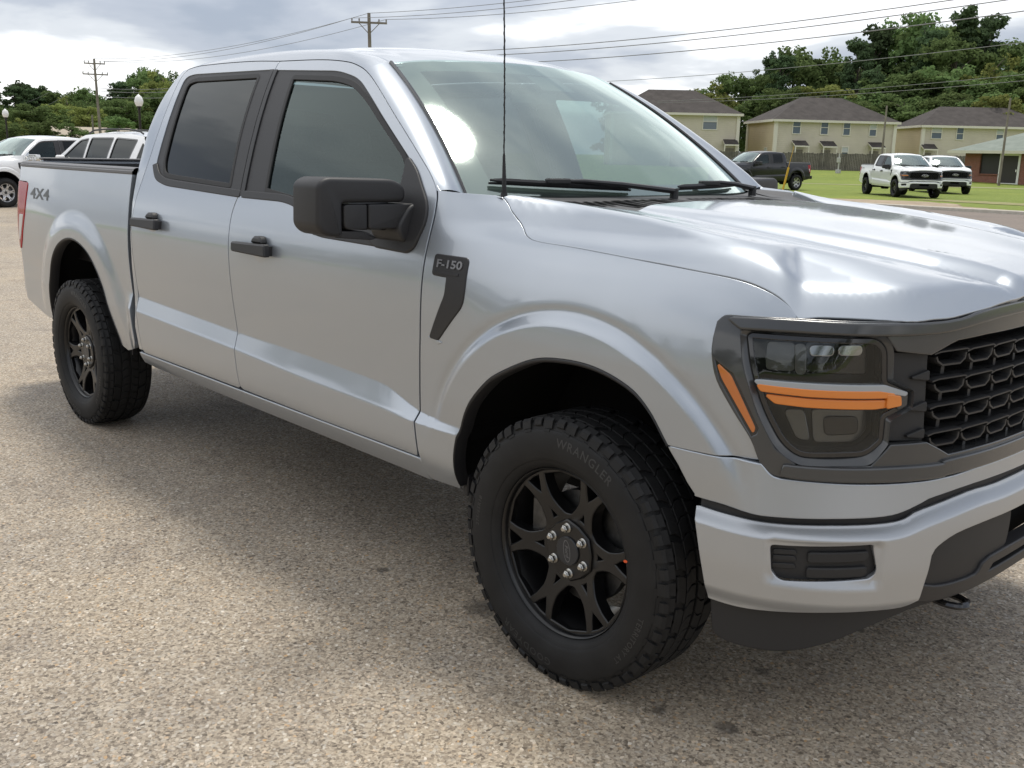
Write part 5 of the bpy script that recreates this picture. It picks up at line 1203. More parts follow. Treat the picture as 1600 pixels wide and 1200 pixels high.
# ================================================================== white sport utility vehicle
def suv():
    S = empty('sport_utility_vehicle'); tag(S, 'white sport utility vehicle with roof rails behind the silver pickup bed', 'suv')
    wt = _tab([.3, .5, .8, 1.0, 1.12, 1.3, 1.5, 1.66, 1.74], [.90, .955, .985, .98, .955, .89, .81, .73, .66], .03)
    def kx(x): 
        t = np.clip((np.abs(x) - 1.7) / .85, 0, .999); return (1 - t ** 3) ** (1 / 3)
    def fn(x, z): x = np.asarray(x, float); z = np.asarray(z, float); return np.stack([x, -wt(z) * (kx(x) * .35 + .65), z], -1)
    arch = lambda c: [(c + .43 * math.cos(a), .36 + .43 * math.sin(a)) for a in np.linspace(math.pi, 0, 18)]
    out = [(-2.42, .42), (-1.93, .36)] + arch(-1.48) + [(-1.03, .34), (1.0, .34)] + arch(1.45) + [(1.9, .36), (2.38, .40), (2.46, .70), (2.44, .98), (2.30, 1.07), (1.30, 1.13), (.98, 1.30), (.55, 1.58), (.30, 1.665), (-.4, 1.715), (-1.5, 1.70), (-2.02, 1.645), (-2.30, 1.35), (-2.44, 1.08), (-2.47, .7)]
    wins = [fillet(q, .05, 4) for q in ([(1.02, 1.15), (.10, 1.15), (.08, 1.60), (.40, 1.56), (.62, 1.42)], [(.0, 1.15), (-.86, 1.15), (-.92, 1.615), (-.02, 1.61)], [(-.97, 1.15), (-1.72, 1.16), (-1.86, 1.58), (-1.02, 1.615)])]
    rearq = fillet([(-1.98, 1.19), (-2.36, 1.20), (-2.22, 1.42), (-2.06, 1.54)], .05, 4)
    for mir in (False, True):
        bs = panel('body_side', out, fn, [M_white_p, M_void], S, holes=wins + [rearq], res=.07, step=.04, thick=.03, mirror=mir)
        for q in wins: panel('window', inset(q, -.01), lambda x, z: fn(x, z) + np.array([0, .012, 0]), M_rg, bs, res=.2, thick=0, mirror=mir); panel('window_trim', inset(q, -.012), lambda x, z: fn(x, z) + np.array([0, -.003, 0]), M_gloss, bs, holes=[inset(q, .012)], res=.2, thick=.01, mirror=mir)
        panel('rear_quarter_window', inset(rearq, -.01), lambda x, z: fn(x, z) + np.array([0, .01, 0]), M_rg, bs, res=.2, thick=0, mirror=mir)
        panel('lower_cladding', [(-1.02, .33), (.99, .33), (.99, .45), (-1.02, .47)], lambda x, z: fn(x, z) + np.array([0, -.008, 0]), M_trim, bs, res=.1, thick=.02, mirror=mir)
        sg = 1 if mir else -1
        mb = MB(); mb.tube([(.25, sg * .66, 1.70), (.05, sg * .67, 1.765), (-.4, sg * .665, 1.79), (-1.3, sg * .655, 1.785), (-1.75, sg * .645, 1.745), (-1.85, sg * .64, 1.70)], .018, 8); mb.build('roof_rail', M_trim, S)
        for c in (-1.48, 1.45):
            W = empty('wheel', (0, 0, 0), 0, S); f_ = lambda r, h, a: (c + r * math.cos(a), sg * (.80 + h), .365 + r * math.sin(a))
            mb = MB(); pr = [(.23, .10), (.26, .125), (.31, .13), (.35, .115), (.362, .07), (.362, -.07), (.33, -.12), (.23, -.12)]; mb.lathe(pr[::-1] if not mir else pr, f_, 40); mb.build('tyre', M_rub, W)
            mb = MB(); mb.lathe([(.235, .10), (.20, .085), (.20, .06), (.04, .07), (.0, .075)], f_, 40)
            for k in range(5):
                a = 2 * math.pi * k / 5; mb.tube([f_(.03, .085, a), f_(.13, .09, a), f_(.225, .10, a)], [.035, .028, .034], 6)
            mb.build('rim', M_wheel_s, W)
        G = [[(c + .43 * math.cos(a), sg * y, .36 + .43 * math.sin(a)) for y in (.95, .5)] for c in (-1.48,) for a in np.linspace(0, math.pi, 14)]; grid_surf('wheel_well', G, M_liner, S)
        G = [[(c + .43 * math.cos(a), sg * y, .36 + .43 * math.sin(a)) for y in (.95, .5)] for c in (1.45,) for a in np.linspace(0, math.pi, 14)]; grid_surf('wheel_well', G, M_liner, S)
        mb = MB(); mb.box((.86, sg * 1.03, 1.17), (.06, .09, .075), bev=.03); mb.build('door_mirror', M_white_p, S)
    edge = np.array([fn(x, z) for x, z in out]).reshape(-1, 3)
    def across(path, name, m, crown, bulge=0.):
        G = []
        for x, z in path:
            w_ = float(-fn(x, z)[1]); G.append([(x + bulge * (1 - k * k), k * w_, z + crown * (1 - k * k)) for k in np.linspace(-1, 1, 17)])
        return grid_surf(name, G, m, S, sharp=40)
    across([(.30, 1.665), (-.4, 1.715), (-1.0, 1.712), (-1.5, 1.70), (-2.02, 1.645)], 'roof', M_white_p, .05)
    across([(1.30, 1.13), (.98, 1.30), (.55, 1.58), (.30, 1.665)], 'windshield', M_fg, .03, .10)
    across([(2.44, .98), (2.30, 1.07), (1.8, 1.11), (1.30, 1.13)], 'hood', M_white_p, .04, .05)
    across([(2.38, .40), (2.46, .70), (2.44, .98)], 'front_fascia', M_white_p, 0, .12)
    across([(-2.02, 1.645), (-2.30, 1.35), (-2.40, 1.16)], 'rear_glass', M_rg, .02, -.06); across([(-2.40, 1.16), (-2.44, 1.08), (-2.47, .7), (-2.42, .42)], 'tailgate', M_white_p, 0, -.08)
    for sg in (-1, 1): mb = MB(); mb.tube([(-.3, -.66, 1.79), (-.3, .66, 1.79)] if sg < 0 else [(-1.2, -.655, 1.785), (-1.2, .655, 1.785)], .014, 8, flat=(1.6, .7)); mb.build('cross_bar', M_trim, S)
    mb = MB(); mb.box((0, 0, .55), (2.0, .7, .2)); mb.build('underbody', M_liner, S); mb = MB(); mb.box((-.4, 0, 1.0), (1.2, .75, .18)); mb.build('seats', M_cloth, S)
    return S
SV = suv(); SV.location = (-19.86, 5.96, .06); SV.rotation_euler = (0, 0, R(187))

# ================================================================== houses
def siding(name, col):
    m = mat(name, col, .75, spec=.3); t, N, Lk, b = nodes(m); P = N.new('ShaderNodeNewGeometry').outputs['Position']; s = N.new('ShaderNodeSeparateXYZ'); Lk(P, s.inputs[0])
    mm = N.new('ShaderNodeMath'); mm.operation = 'MULTIPLY'; Lk(s.outputs[2], mm.inputs[0]); mm.inputs[1].default_value = 5.; fr = N.new('ShaderNodeMath'); fr.operation = 'FRACT'; Lk(mm.outputs[0], fr.inputs[0])
    bp = N.new('ShaderNodeBump'); bp.inputs['Strength'].default_value = .5; bp.inputs['Distance'].default_value = .03; Lk(fr.outputs[0], bp.inputs['Height']); Lk(bp.outputs[0], b.inputs['Normal'])
    c = ramp(t, noise(t, P, .6, 5), [(.3, tuple(x * .93 for x in col)), (.7, tuple(min(1, x * 1.06) for x in col))]); Lk(c, b.inputs['Base Color']); return m
M_sidA = siding('vinyl_greige', (.60, .54, .455)); M_sidB = siding('vinyl_tan', (.56, .46, .33))
M_trimw = mat('house_trim', (.70, .66, .57), .6); M_pane = mat('house_pane', (.10, .13, .16), .08, coat=.3); M_blind = mat('window_blind', (.50, .52, .52), .6)
M_shing = simple_noise_mat('shingle', [(.3, (.046, .040, .037)), (.7, (.080, .070, .065))], 1.3, 8, bump=(7, .5, .04))
def house(label, corner, ang, L, D, z0, ze, zr, front, side, awn, lows=(), side_low=(), sideM=M_sidB, hip=None):
    H = empty('apartment_house', (corner[0], corner[1], z0), R(ang)); tag(H, label, 'house', 'tan apartment houses'); h = ze - z0
    mb = MB(); mb.add([(0, 0, -.8), (L, 0, -.8), (L, 0, h), (0, 0, h)], [(0, 1, 2, 3)]); mb.add([(L, 0, -.8), (L, D, -.8), (L, D, h), (L, 0, h)], [(0, 1, 2, 3)], 1); mb.add([(L, D, -.8), (0, D, -.8), (0, D, h), (L, D, h)], [(0, 1, 2, 3)]); mb.add([(0, D, -.8), (0, 0, -.8), (0, 0, h), (0, D, h)], [(0, 1, 2, 3)], 1)
    mb.build('wall', [M_sidA, sideM], H, smooth=False)
    o = .45; hz = zr - z0; r = hip or D / 2
    v = [(-o, -o, h), (L + o, -o, h), (L + o, D + o, h), (-o, D + o, h), (r, D / 2, hz), (L - r, D / 2, hz)]
    mb = MB(); mb.add(v, [(0, 1, 5, 4), (1, 2, 5), (2, 3, 4, 5), (3, 0, 4)]); RF = mb.build('roof', M_shing, H, smooth=False)
    mb = MB(); th = .10
    for a, b in ((0, 1), (1, 2), (2, 3), (3, 0)):
        p, q = v[a], v[b]; dx_, dy_ = q[0] - p[0], q[1] - p[1]; l = math.hypot(dx_, dy_); nx, ny = dy_ / l * .02, -dx_ / l * .02
        mb.add([(p[0] + nx, p[1] + ny, h - .22), (q[0] + nx, q[1] + ny, h - .22), (q[0] + nx, q[1] + ny, h + .02), (p[0] + nx, p[1] + ny, h + .02)], [(0, 1, 2, 3)])
    mb.add([(-o, -o, h - .2), (L + o, -o, h - .2), (L + o, D + o, h - .2), (-o, D + o, h - .2)], [(3, 2, 1, 0)]); mb.build('fascia', M_trimw, RF, smooth=False)
    for cx_, cy_ in ((0, 0), (L, 0), (0, D)): mb = MB(); mb.box((cx_, cy_, h / 2 - .35), (.17, .17, h / 2 + .15)); mb.build('corner_board', M_trimw, H, smooth=False)
    def win(u0, u1, a, b, axis):
        W = None; fnx = (lambda u, d, z: (u, -d, z)) if axis == 0 else (lambda u, d, z: (-d, u, z))
        mb = MB(); f_ = .09
        for (a0, a1, b0, b1) in ((u0 - f_, u1 + f_, a - f_, a), (u0 - f_, u1 + f_, b, b + f_), (u0 - f_, u0, a, b), (u1, u1 + f_, a, b), (u0, u1, (a + b) / 2 - .03, (a + b) / 2 + .03)):
            p0 = fnx(a0, .02, b0); p1 = fnx(a1, .07, b1); mb.box([(p0[i] + p1[i]) / 2 for i in range(3)], [abs(p1[i] - p0[i]) / 2 for i in range(3)])
        W = mb.build('window', M_trimw, H, smooth=False)
        for (za, zb, m_) in ((a, (a + b) / 2 - .03, M_pane), ((a + b) / 2 + .03, b, M_blind if rnd.random() < .55 else M_pane)):
            mb = MB(); q = [fnx(u0, .022, za), fnx(u1, .022, za), fnx(u1, .022, zb), fnx(u0, .022, zb)]; mb.add(q, [(0, 1, 2, 3)]); mb.build('pane', m_, W, smooth=False)
    for q in front: win(*q, 0)
    for q in lows: win(*q, 0)
    for q in side: win(*q, 1)
    for u in awn:
        mb = MB(); za = 2.62; mb.add([(u - .75, 0, za + .42), (u + .75, 0, za + .42), (u + .75, -1.15, za - .10), (u - .75, -1.15, za - .10), (u - .75, 0, za + .34), (u + .75, 0, za + .34), (u + .75, -1.15, za - .18), (u - .75, -1.15, za - .18)], [(3, 2, 1, 0), (4, 5, 6, 7), (0, 1, 5, 4), (1, 2, 6, 5), (2, 3, 7, 6), (3, 0, 4, 7)])
        A = mb.build('awning', M_shing, H, smooth=False)
        mb = MB()
        for s_ in (-1, 1): mb.box((u + s_ * .72, -1.10, 1.15), (.05, .05, 1.30)); mb.box((u + s_ * .74, -.57, za + .06), (.03, .60, .06), rot=Matrix.Rotation(.42, 3, 'X'))
        mb.box((u, -1.13, za - .19), (.78, .04, .07)); mb.build('awning_post', M_trimw, A, smooth=False)
        mb = MB(); mb.box((u, -.03, 1.05), (.48, .04, 1.05)); mb.build('door', mat('back_door', (.23, .20, .17), .6), H, smooth=False)
    return H
def adv(c, ang, d): return (c[0] + d * math.cos(R(ang)), c[1] + d * math.sin(R(ang)))
GZ = .62
house('two-storey tan house in the middle of the row, three back-door awnings above the fence', (-57.87, 90.67), 52.2, 13.0, 9.0, GZ, 5.75, 8.35, [(1.84, 2.62, 3.75, 5.15), (4.90, 5.64, 3.75, 5.10), (7.36, 8.05, 3.72, 5.05), (10.25, 10.95, 3.70, 5.00)], [(2.2, 3.0, 1.0, 2.2)], [2.6, 5.65, 10.95], [(7.40, 8.05, 1.45, 2.45)], hip=4.2)
c1 = adv((-62.03, 89.83), 45.6, -13.5)
house('two-storey tan house half hidden by the silver pickup windshield', c1, 45.6, 13.5, 9.0, GZ, 6.30, 8.95, [(9.75, 11.2, 4.05, 5.62)], [], [12.75], hip=4.2)
house('two-storey tan house behind the green-roofed brick building', (-49.03, 105.78), 46.5, 14., 8.2, GZ, 5.62, 7.85, [(.95, 1.99, 3.65, 4.88), (3.67, 4.35, 3.60, 4.80), (8.0, 8.7, 3.6, 4.8)], [], [.62], hip=3.2)

# brick building with green roof
BB = empty('brick_building', (-33.62, 80.9, 0), R(-13.4)); tag(BB, 'low red brick building with a pale green roof and white-framed door', 'building')
def brick_material():
    m = mat('red_brick', (.2, .07, .05), .85, spec=.25); t, N, Lk, b = nodes(m); tcn = N.new('ShaderNodeTexCoord'); s = N.new('ShaderNodeSeparateXYZ'); Lk(tcn.outputs['Object'], s.inputs[0]); c = N.new('ShaderNodeCombineXYZ'); ad = N.new('ShaderNodeMath'); Lk(s.outputs[0], ad.inputs[0]); Lk(s.outputs[1], ad.inputs[1]); Lk(ad.outputs[0], c.inputs[0]); Lk(s.outputs[2], c.inputs[1])
    br = N.new('ShaderNodeTexBrick'); br.inputs['Scale'].default_value = 4.2; br.inputs['Color1'].default_value = (.175, .060, .042, 1); br.inputs['Color2'].default_value = (.255, .090, .062, 1); br.inputs['Mortar'].default_value = (.30, .25, .21, 1); br.inputs['Mortar Size'].default_value = .018; Lk(c.outputs[0], br.inputs['Vector']); Lk(br.outputs[0], b.inputs['Base Color']); return m
M_brick = brick_material(); M_groof = simple_noise_mat('green_shingle', [(.3, (.185, .215, .185)), (.7, (.245, .275, .24))], 1.5, 7); M_cream = mat('cream_soffit', (.60, .57, .48), .7)
mb = MB()
for a, b in ((0, 1.41), (3.12, 3.16), (4.93, 5.55), (7.3, 16)): mb.box(((a + b) / 2, .15, 1.25), ((b - a) / 2, .15, 1.25))
mb.box((2.265, .15, .43), (.855, .15, .43)); mb.box((6.425, .15, .45), (.875, .15, .45)); mb.box((.15, 4.4, 1.25), (.15, 4.2, 1.25)); mb.build('wall', M_brick, BB, smooth=False)
mb = MB(); mb.box((-.72, 3.2, 1.25), (.70, .1, 1.25)); mb.build('cream_wall', M_cream, BB, smooth=False)
mb = MB(); mb.box((8, .12, 2.53), (8.2, .18, .06)); mb.build('lintel', M_cream, BB, smooth=False)
for a, b, z0_, z1_ in ((1.41, 3.12, .86, 2.45), (5.55, 7.3, .90, 2.45)): mb = MB(); mb.box(((a + b) / 2, .17, (z0_ + z1_) / 2), ((b - a) / 2, .03, (z1_ - z0_) / 2)); W_ = mb.build('window', mat('screened_window', (.018, .016, .015), .5), BB, smooth=False); mb = MB(); mb.box(((a + b) / 2, -.03, z0_ - .04), ((b - a) / 2 + .05, .08, .04)); mb.build('sill', M_brick, W_, smooth=False)
mb = MB(); mb.box((3.245, -.01, 1.22), (.085, .05, 1.22)); mb.box((4.845, -.01, 1.22), (.085, .05, 1.22)); mb.box((4.045, -.01, 2.37), (.715, .05, .075)); mb.box((4.045, -.01, .10), (.715, .05, .09)); DR = mb.build('door_frame', mat('white_door_frame', (.72, .72, .68), .5), BB, smooth=False)
mb = MB(); mb.box((4.045, .06, 1.24), (.715, .03, 1.05)); mb.build('screen_door', mat('screen_door_mesh', (.030, .026, .022), .6), DR, smooth=False); mb = MB(); mb.box((4.70, -.09, 1.15), (.03, .03, .10)); mb.build('door_handle', M_chrome, DR)
mb = MB(); e = [(-1.0, -.9, 2.62), (17, -.9, 2.62), (17, 9, 2.62), (-1.9, 9, 2.75), (-1.9, 2.4, 2.75), (3.8, 4.2, 4.25), (13, 4.2, 4.25)]
mb.add([(-1.0, -.9, 2.64), (17, -.9, 2.64), (13, 4.2, 4.25), (3.8, 4.2, 4.25)], [(0, 1, 2, 3)]); mb.add([(-1.0, -.9, 2.64), (3.8, 4.2, 4.25), (2.4, 6.0, 4.55), (-1.9, 2.6, 2.80)], [(0, 1, 2, 3)]); mb.add([(-1.9, 2.6, 2.80), (2.4, 6.0, 4.55), (2.4, 8, 4.5), (-1.9, 10.5, 2.80)], [(0, 1, 2, 3)]); mb.add([(3.8, 4.2, 4.25), (13, 4.2, 4.25), (12, 7.5, 4.55), (2.4, 6.0, 4.55)], [(0, 1, 2, 3)]); mb.add([(17, -.9, 2.64), (17, 10.5, 2.64), (12, 7.5, 4.55), (13, 4.2, 4.25)], [(0, 1, 2, 3)])
RF = mb.build('roof', M_groof, BB, smooth=False)
mb = MB(); mb.box((8, -.93, 2.55), (9.02, .03, .11)); mb.add([(-1.0, -.9, 2.46), (17, -.9, 2.46), (17, .2, 2.46), (-1.0, .2, 2.46)], [(3, 2, 1, 0)]); mb.add([(-1.0, -.92, 2.44), (-1.0, -.92, 2.64), (-1.92, 2.6, 2.80), (-1.92, 2.6, 2.60)], [(0, 1, 2, 3)]); mb.build('fascia', M_cream, RF, smooth=False)

# weathered plank fence before the houses: planks are about 2 px wide, joined per bay
M_fence = simple_noise_mat('weathered_wood', [(.3, (.085, .078, .068)), (.7, (.165, .150, .130))], 2.2, 7)
FN = empty('plank_fence', (0, 0, 0)); tag(FN, 'weathered grey plank fence in front of the tan houses', 'fence')
f0 = np.array([-62.5, 79.0]); f1 = np.array([-37.0, 93.0]); nb = 12
for bnum in range(nb):
    a = f0 + (f1 - f0) * bnum / nb; b = f0 + (f1 - f0) * (bnum + 1) / nb; mb = MB(); n_ = 16; d_ = (b - a); ang_ = math.atan2(d_[1], d_[0])
    for k in range(n_):
        c = a + d_ * (k + .5) / n_; h_ = 1.78 + rnd.uniform(-.05, .05); mb.box((c[0], c[1], .55 + h_ / 2), (np.linalg.norm(d_) / n_ * .46, .012, h_ / 2), rot=Matrix.Rotation(ang_ + rnd.uniform(-.02, .02), 3, 'Z'))
    o = mb.build('plank_bay', M_fence, FN, smooth=False); o['kind'] = 'stuff'
    mb = MB(); mb.box((a[0], a[1] + .1, 1.4), (.05, .05, .95)); mb.build('fence_post', M_fence, FN, smooth=False)

# ================================================================== poles, lamps, wires
M_pole = simple_noise_mat('pole_wood', [(.3, (.17, .145, .12)), (.7, (.26, .23, .20))], 1.5); M_ins = mat('insulator', (.25, .23, .22), .3); M_wire = mat('wire', (.20, .20, .205), .6); M_blk = mat('lamp_black', (.012, .012, .013), .4); M_globe = mat('lamp_globe', (.80, .80, .78), .35)
def upole(x, y, top, label, arms, lean=(0, 0), r=.15, z0=0., grp=None):
    Pp = empty('utility_pole', (x, y, z0)); tag(Pp, label, 'utility pole', grp)
    mb = MB(); mb.tube([(0, 0, -.5), (lean[0] * .5, lean[1] * .5, (top - z0) / 2), (lean[0], lean[1], top - z0)], [r, r * .85, r * .68], 10); mb.build('pole', M_pole, Pp)
    for (h, w_, ang_, br) in arms:
        h = h - z0; k = h / (top - z0); cx_, cy_ = lean[0] * k, lean[1] * k; ux, uy = math.cos(ang_), math.sin(ang_)
        mb = MB(); mb.box((cx_, cy_, h), (w_, .05, .06), rot=Matrix.Rotation(ang_, 3, 'Z')); A = mb.build('crossarm', M_pole, Pp)
        mb = MB()
        for s_ in (-1, 1): mb.tube([(cx_ + ux * w_ * .6 * s_, cy_ + uy * w_ * .6 * s_, h), (cx_, cy_, h - .7)], .025, 5)
        mb.build('brace', M_pole, A)
        for q in (-.95, -.55, .55, .95): mb = MB(); mb.tube([(cx_ + ux * w_ * q, cy_ + uy * w_ * q, h + .05), (cx_ + ux * w_ * q, cy_ + uy * w_ * q, h + .15), (cx_ + ux * w_ * q, cy_ + uy * w_ * q, h + .24)], [.025, .06, .04], 6); mb.build('insulator', M_ins, A)
    return Pp
AA = R(67)
upole(-98.95, 35.9, 9.68, 'wooden utility pole with two crossarms beyond the white suv', [(9.25, .95, AA, 0), (8.25, 1.15, AA, 0)], (0, -.15))
upole(-53.7, 36.3, 10.21, 'wooden utility pole with one crossarm above the pickup cab roof', [(9.62, 1.15, R(55), 0)], (-.15, -.1))
upole(-8.6, 36.0, 10.6, 'wooden utility pole with one crossarm out by the road', [(10.0, 1.15, R(80), 0)])
upole(-41.3, 81.8, 6.4, 'thin grey service pole between the tan houses', [], (0, 0), .11)
upole(-28.93, 76.33, 6.44, 'thin grey service pole beside the green-roofed brick building', [], (0.05, 0), .10)
for (x, y, h_, nm) in ((-118, 45.0, 5.9, 'short grey pole standing in front of the tall trees'), (-108, 38.6, 4.7, 'short pale post among the low bushes')): upole(x, y, h_, nm, [], (0, 0), .13)
def wire(p, q, sag, label, r=.016, n=26):
    mb = MB(); p, q = np.array(p), np.array(q)
    mb.tube([tuple(p + (q - p) * t - np.array([0, 0, sag * 4 * t * (1 - t)])) for t in np.linspace(0, 1, n)], r, 5); o = mb.build('power_line', M_wire); tag(o, label, 'power line', 'overhead lines'); return o
P1 = np.array([-98.95, 35.75, 9.25]); P2 = np.array([-53.85, 36.2, 9.62]); P3 = np.array([-8.6, 36, 10.0])
ua = np.array([math.cos(AA), math.sin(AA), 0]); ub = np.array([math.cos(R(55)), math.sin(R(55)), 0]); uc = np.array([math.cos(R(80)), math.sin(R(80)), 0])
WL = 'overhead power line strung between the wooden utility poles'
for q in (-.95, .95): wire(P1 + ua * .95 * q + [0, 0, .24], P2 + ub * 1.15 * q + [0, 0, .24], .9, WL); wire(P2 + ub * 1.15 * q + [0, 0, .24], P3 + uc * 1.15 * q + [0, 0, .24], .9, WL)
wire((-98.95, 35.7, 9.7), (-53.85, 36.2, 10.2), .8, WL); wire((-53.85, 36.2, 10.2), (-8.6, 36, 10.6), .8, WL)
for dz in (0, .28, .75): wire((-98.95, 35.8, 7.0 - dz), (-53.75, 36.3, 7.75 - dz), .9, 'lower communication cable strung along the wooden utility poles', .02); wire((-53.75, 36.3, 7.75 - dz), (-8.6, 36, 7.95 - dz), .7, 'lower communication cable strung along the wooden utility poles', .02)
wire((-150, 42, 6.2), (-98.95, 35.8, 9.3), .8, WL); wire((-150, 43, 5.2), (-98.95, 35.9, 8.3), .8, WL)
SLB = 'service cable crossing in front of the tan houses'
wire((-62.9, 66.0, 8.1), (-17.0, 56.0, 8.3), .35, SLB, .02); wire((-66.9, 82.0, 7.35), (-19.0, 72.0, 8.2), .35, SLB, .02); wire((-66.9, 82.0, 7.20), (-19.0, 72.0, 7.75), .40, SLB, .02)
def lamp(x, y, top, label):
    Lm = empty('street_lamp', (x, y, 0)); tag(Lm, label, 'street lamp')
    mb = MB(); mb.lathe([(.0, 0.), (.22, 0.), (.20, .3), (.11, .45), (.075, .6), (.06, top - .75), (.09, top - .70), (.05, top - .66), (.11, top - .58), (.14, top - .55)], lambda r, h, a: (r * math.cos(a), r * math.sin(a), h), 12); mb.build('post', M_blk, Lm)
    mb = MB(); mb.lathe([(.13, top - .56), (.20, top - .42), (.22, top - .30), (.16, top - .10), (.09, top - .04), (.05, top), (.0, top + .05)], lambda r, h, a: (r * math.cos(a), r * math.sin(a), h), 14); mb.build('globe', M_globe, Lm)
lamp(-48.8, 18.6, 4.05, 'black street lamp with a white globe beside the pickup rear pillar'); lamp(-75.75, 20.35, 3.9, 'black street lamp with a white globe above the white pickup')
mb = MB(); mb.tube([(-24.62, 39.52, .0), (-24.44, 39.63, 1.22)], .05, 8); mb.tube([(-24.66, 39.49, -.2), (-24.3, 39.72, 2.2)], .012, 5); o = mb.build('guy_wire_guard', mat('yellow_guard', (.62, .36, .03), .5)); tag(o, 'yellow guy wire guard leaning beside the black pickup', 'marker')
mb = MB(); mb.box((0, 0, .9), (.05, .05, 1.1)); mb.box((0, -.08, 1.4), (.16, .09, .22), bev=.02); mb.box((0, 0, .25), (.2, .16, .3), bev=.02); o = mb.build('utility_box', mat('utility_grey', (.42, .42, .40), .5)); o.location = (-45.4, 82.9 - 1.0, .3); tag(o, 'grey utility box on a post before the plank fence', 'utility box')
# small pale house far behind the white suv
SH = empty('small_house', (-112, 40.3, 0), R(70)); tag(SH, 'small pale gable house beyond the white suv', 'house')
mb = MB(); mb.box((0, 0, 1.2), (4, 3, 1.2)); mb.build('wall', M_trimw, SH, smooth=False); mb = MB(); mb.add([(-4.4, -3.4, 2.3), (4.4, -3.4, 2.3), (4.4, 0, 3.5), (-4.4, 0, 3.5), (-4.4, 3.4, 2.3), (4.4, 3.4, 2.3)], [(0, 1, 2, 3), (3, 2, 5, 4)]); mb.add([(-4, -3, 2.4), (-4, 3, 2.4), (-4, 0, 3.5)], [(0, 1, 2)]); mb.add([(4, -3, 2.4), (4, 3, 2.4), (4, 0, 3.5)], [(2, 1, 0)]); mb.build('roof', mat('pale_roof', (.42, .36, .28), .8), SH, smooth=False)

# ================================================================== trees
def leaf_mat(name, a, b):
    m = bpy.data.materials.new(name); m.use_nodes = True; t = m.node_tree; t.nodes.clear(); N = t.nodes
    tcn = N.new('ShaderNodeTexCoord'); oi = N.new('ShaderNodeObjectInfo'); g = N.new('ShaderNodeNewGeometry')
    n1_ = noise(t, tcn.outputs['Object'], .55, 4); c = ramp(t, n1_, [(.3, a), (.7, b)])
    hs = N.new('ShaderNodeHueSaturation'); t.links.new(c, hs.inputs['Color']); mr = N.new('ShaderNodeMapRange'); mr.inputs[3].default_value = .70; mr.inputs[4].default_value = 1.25; t.links.new(oi.outputs['Random'], mr.inputs[0])
    mr2 = N.new('ShaderNodeMapRange'); mr2.inputs[3].default_value = .78; mr2.inputs[4].default_value = 1.22; t.links.new(g.outputs['Random Per Island'], mr2.inputs[0]); ml = N.new('ShaderNodeMath'); ml.operation = 'MULTIPLY'; t.links.new(mr.outputs[0], ml.inputs[0]); t.links.new(mr2.outputs[0], ml.inputs[1]); t.links.new(ml.outputs[0], hs.inputs['Value'])
    mh = N.new('ShaderNodeMapRange'); mh.inputs[3].default_value = .485; mh.inputs[4].default_value = .512; t.links.new(oi.outputs['Random'], mh.inputs[0]); t.links.new(mh.outputs[0], hs.inputs['Hue'])
    d = N.new('ShaderNodeBsdfDiffuse'); tr = N.new('ShaderNodeBsdfTranslucent'); t.links.new(hs.outputs[0], d.inputs[0]); t.links.new(hs.outputs[0], tr.inputs[0]); mx_ = N.new('ShaderNodeMixShader'); mx_.inputs[0].default_value = .35; t.links.new(d.outputs[0], mx_.inputs[1]); t.links.new(tr.outputs[0], mx_.inputs[2])
    o = N.new('ShaderNodeOutputMaterial'); t.links.new(mx_.outputs[0], o.inputs[0]); return m
M_leafB = leaf_mat('leaf_broad', (.098, .150, .055), (.205, .280, .110)); M_leafP = leaf_mat('leaf_pine', (.056, .090, .045), (.118, .165, .080)); M_leafY = leaf_mat('leaf_light', (.190, .230, .070), (.320, .360, .120)); M_bark = simple_noise_mat('bark', [(.3, (.06, .05, .04)), (.7, (.13, .11, .09))], 4)
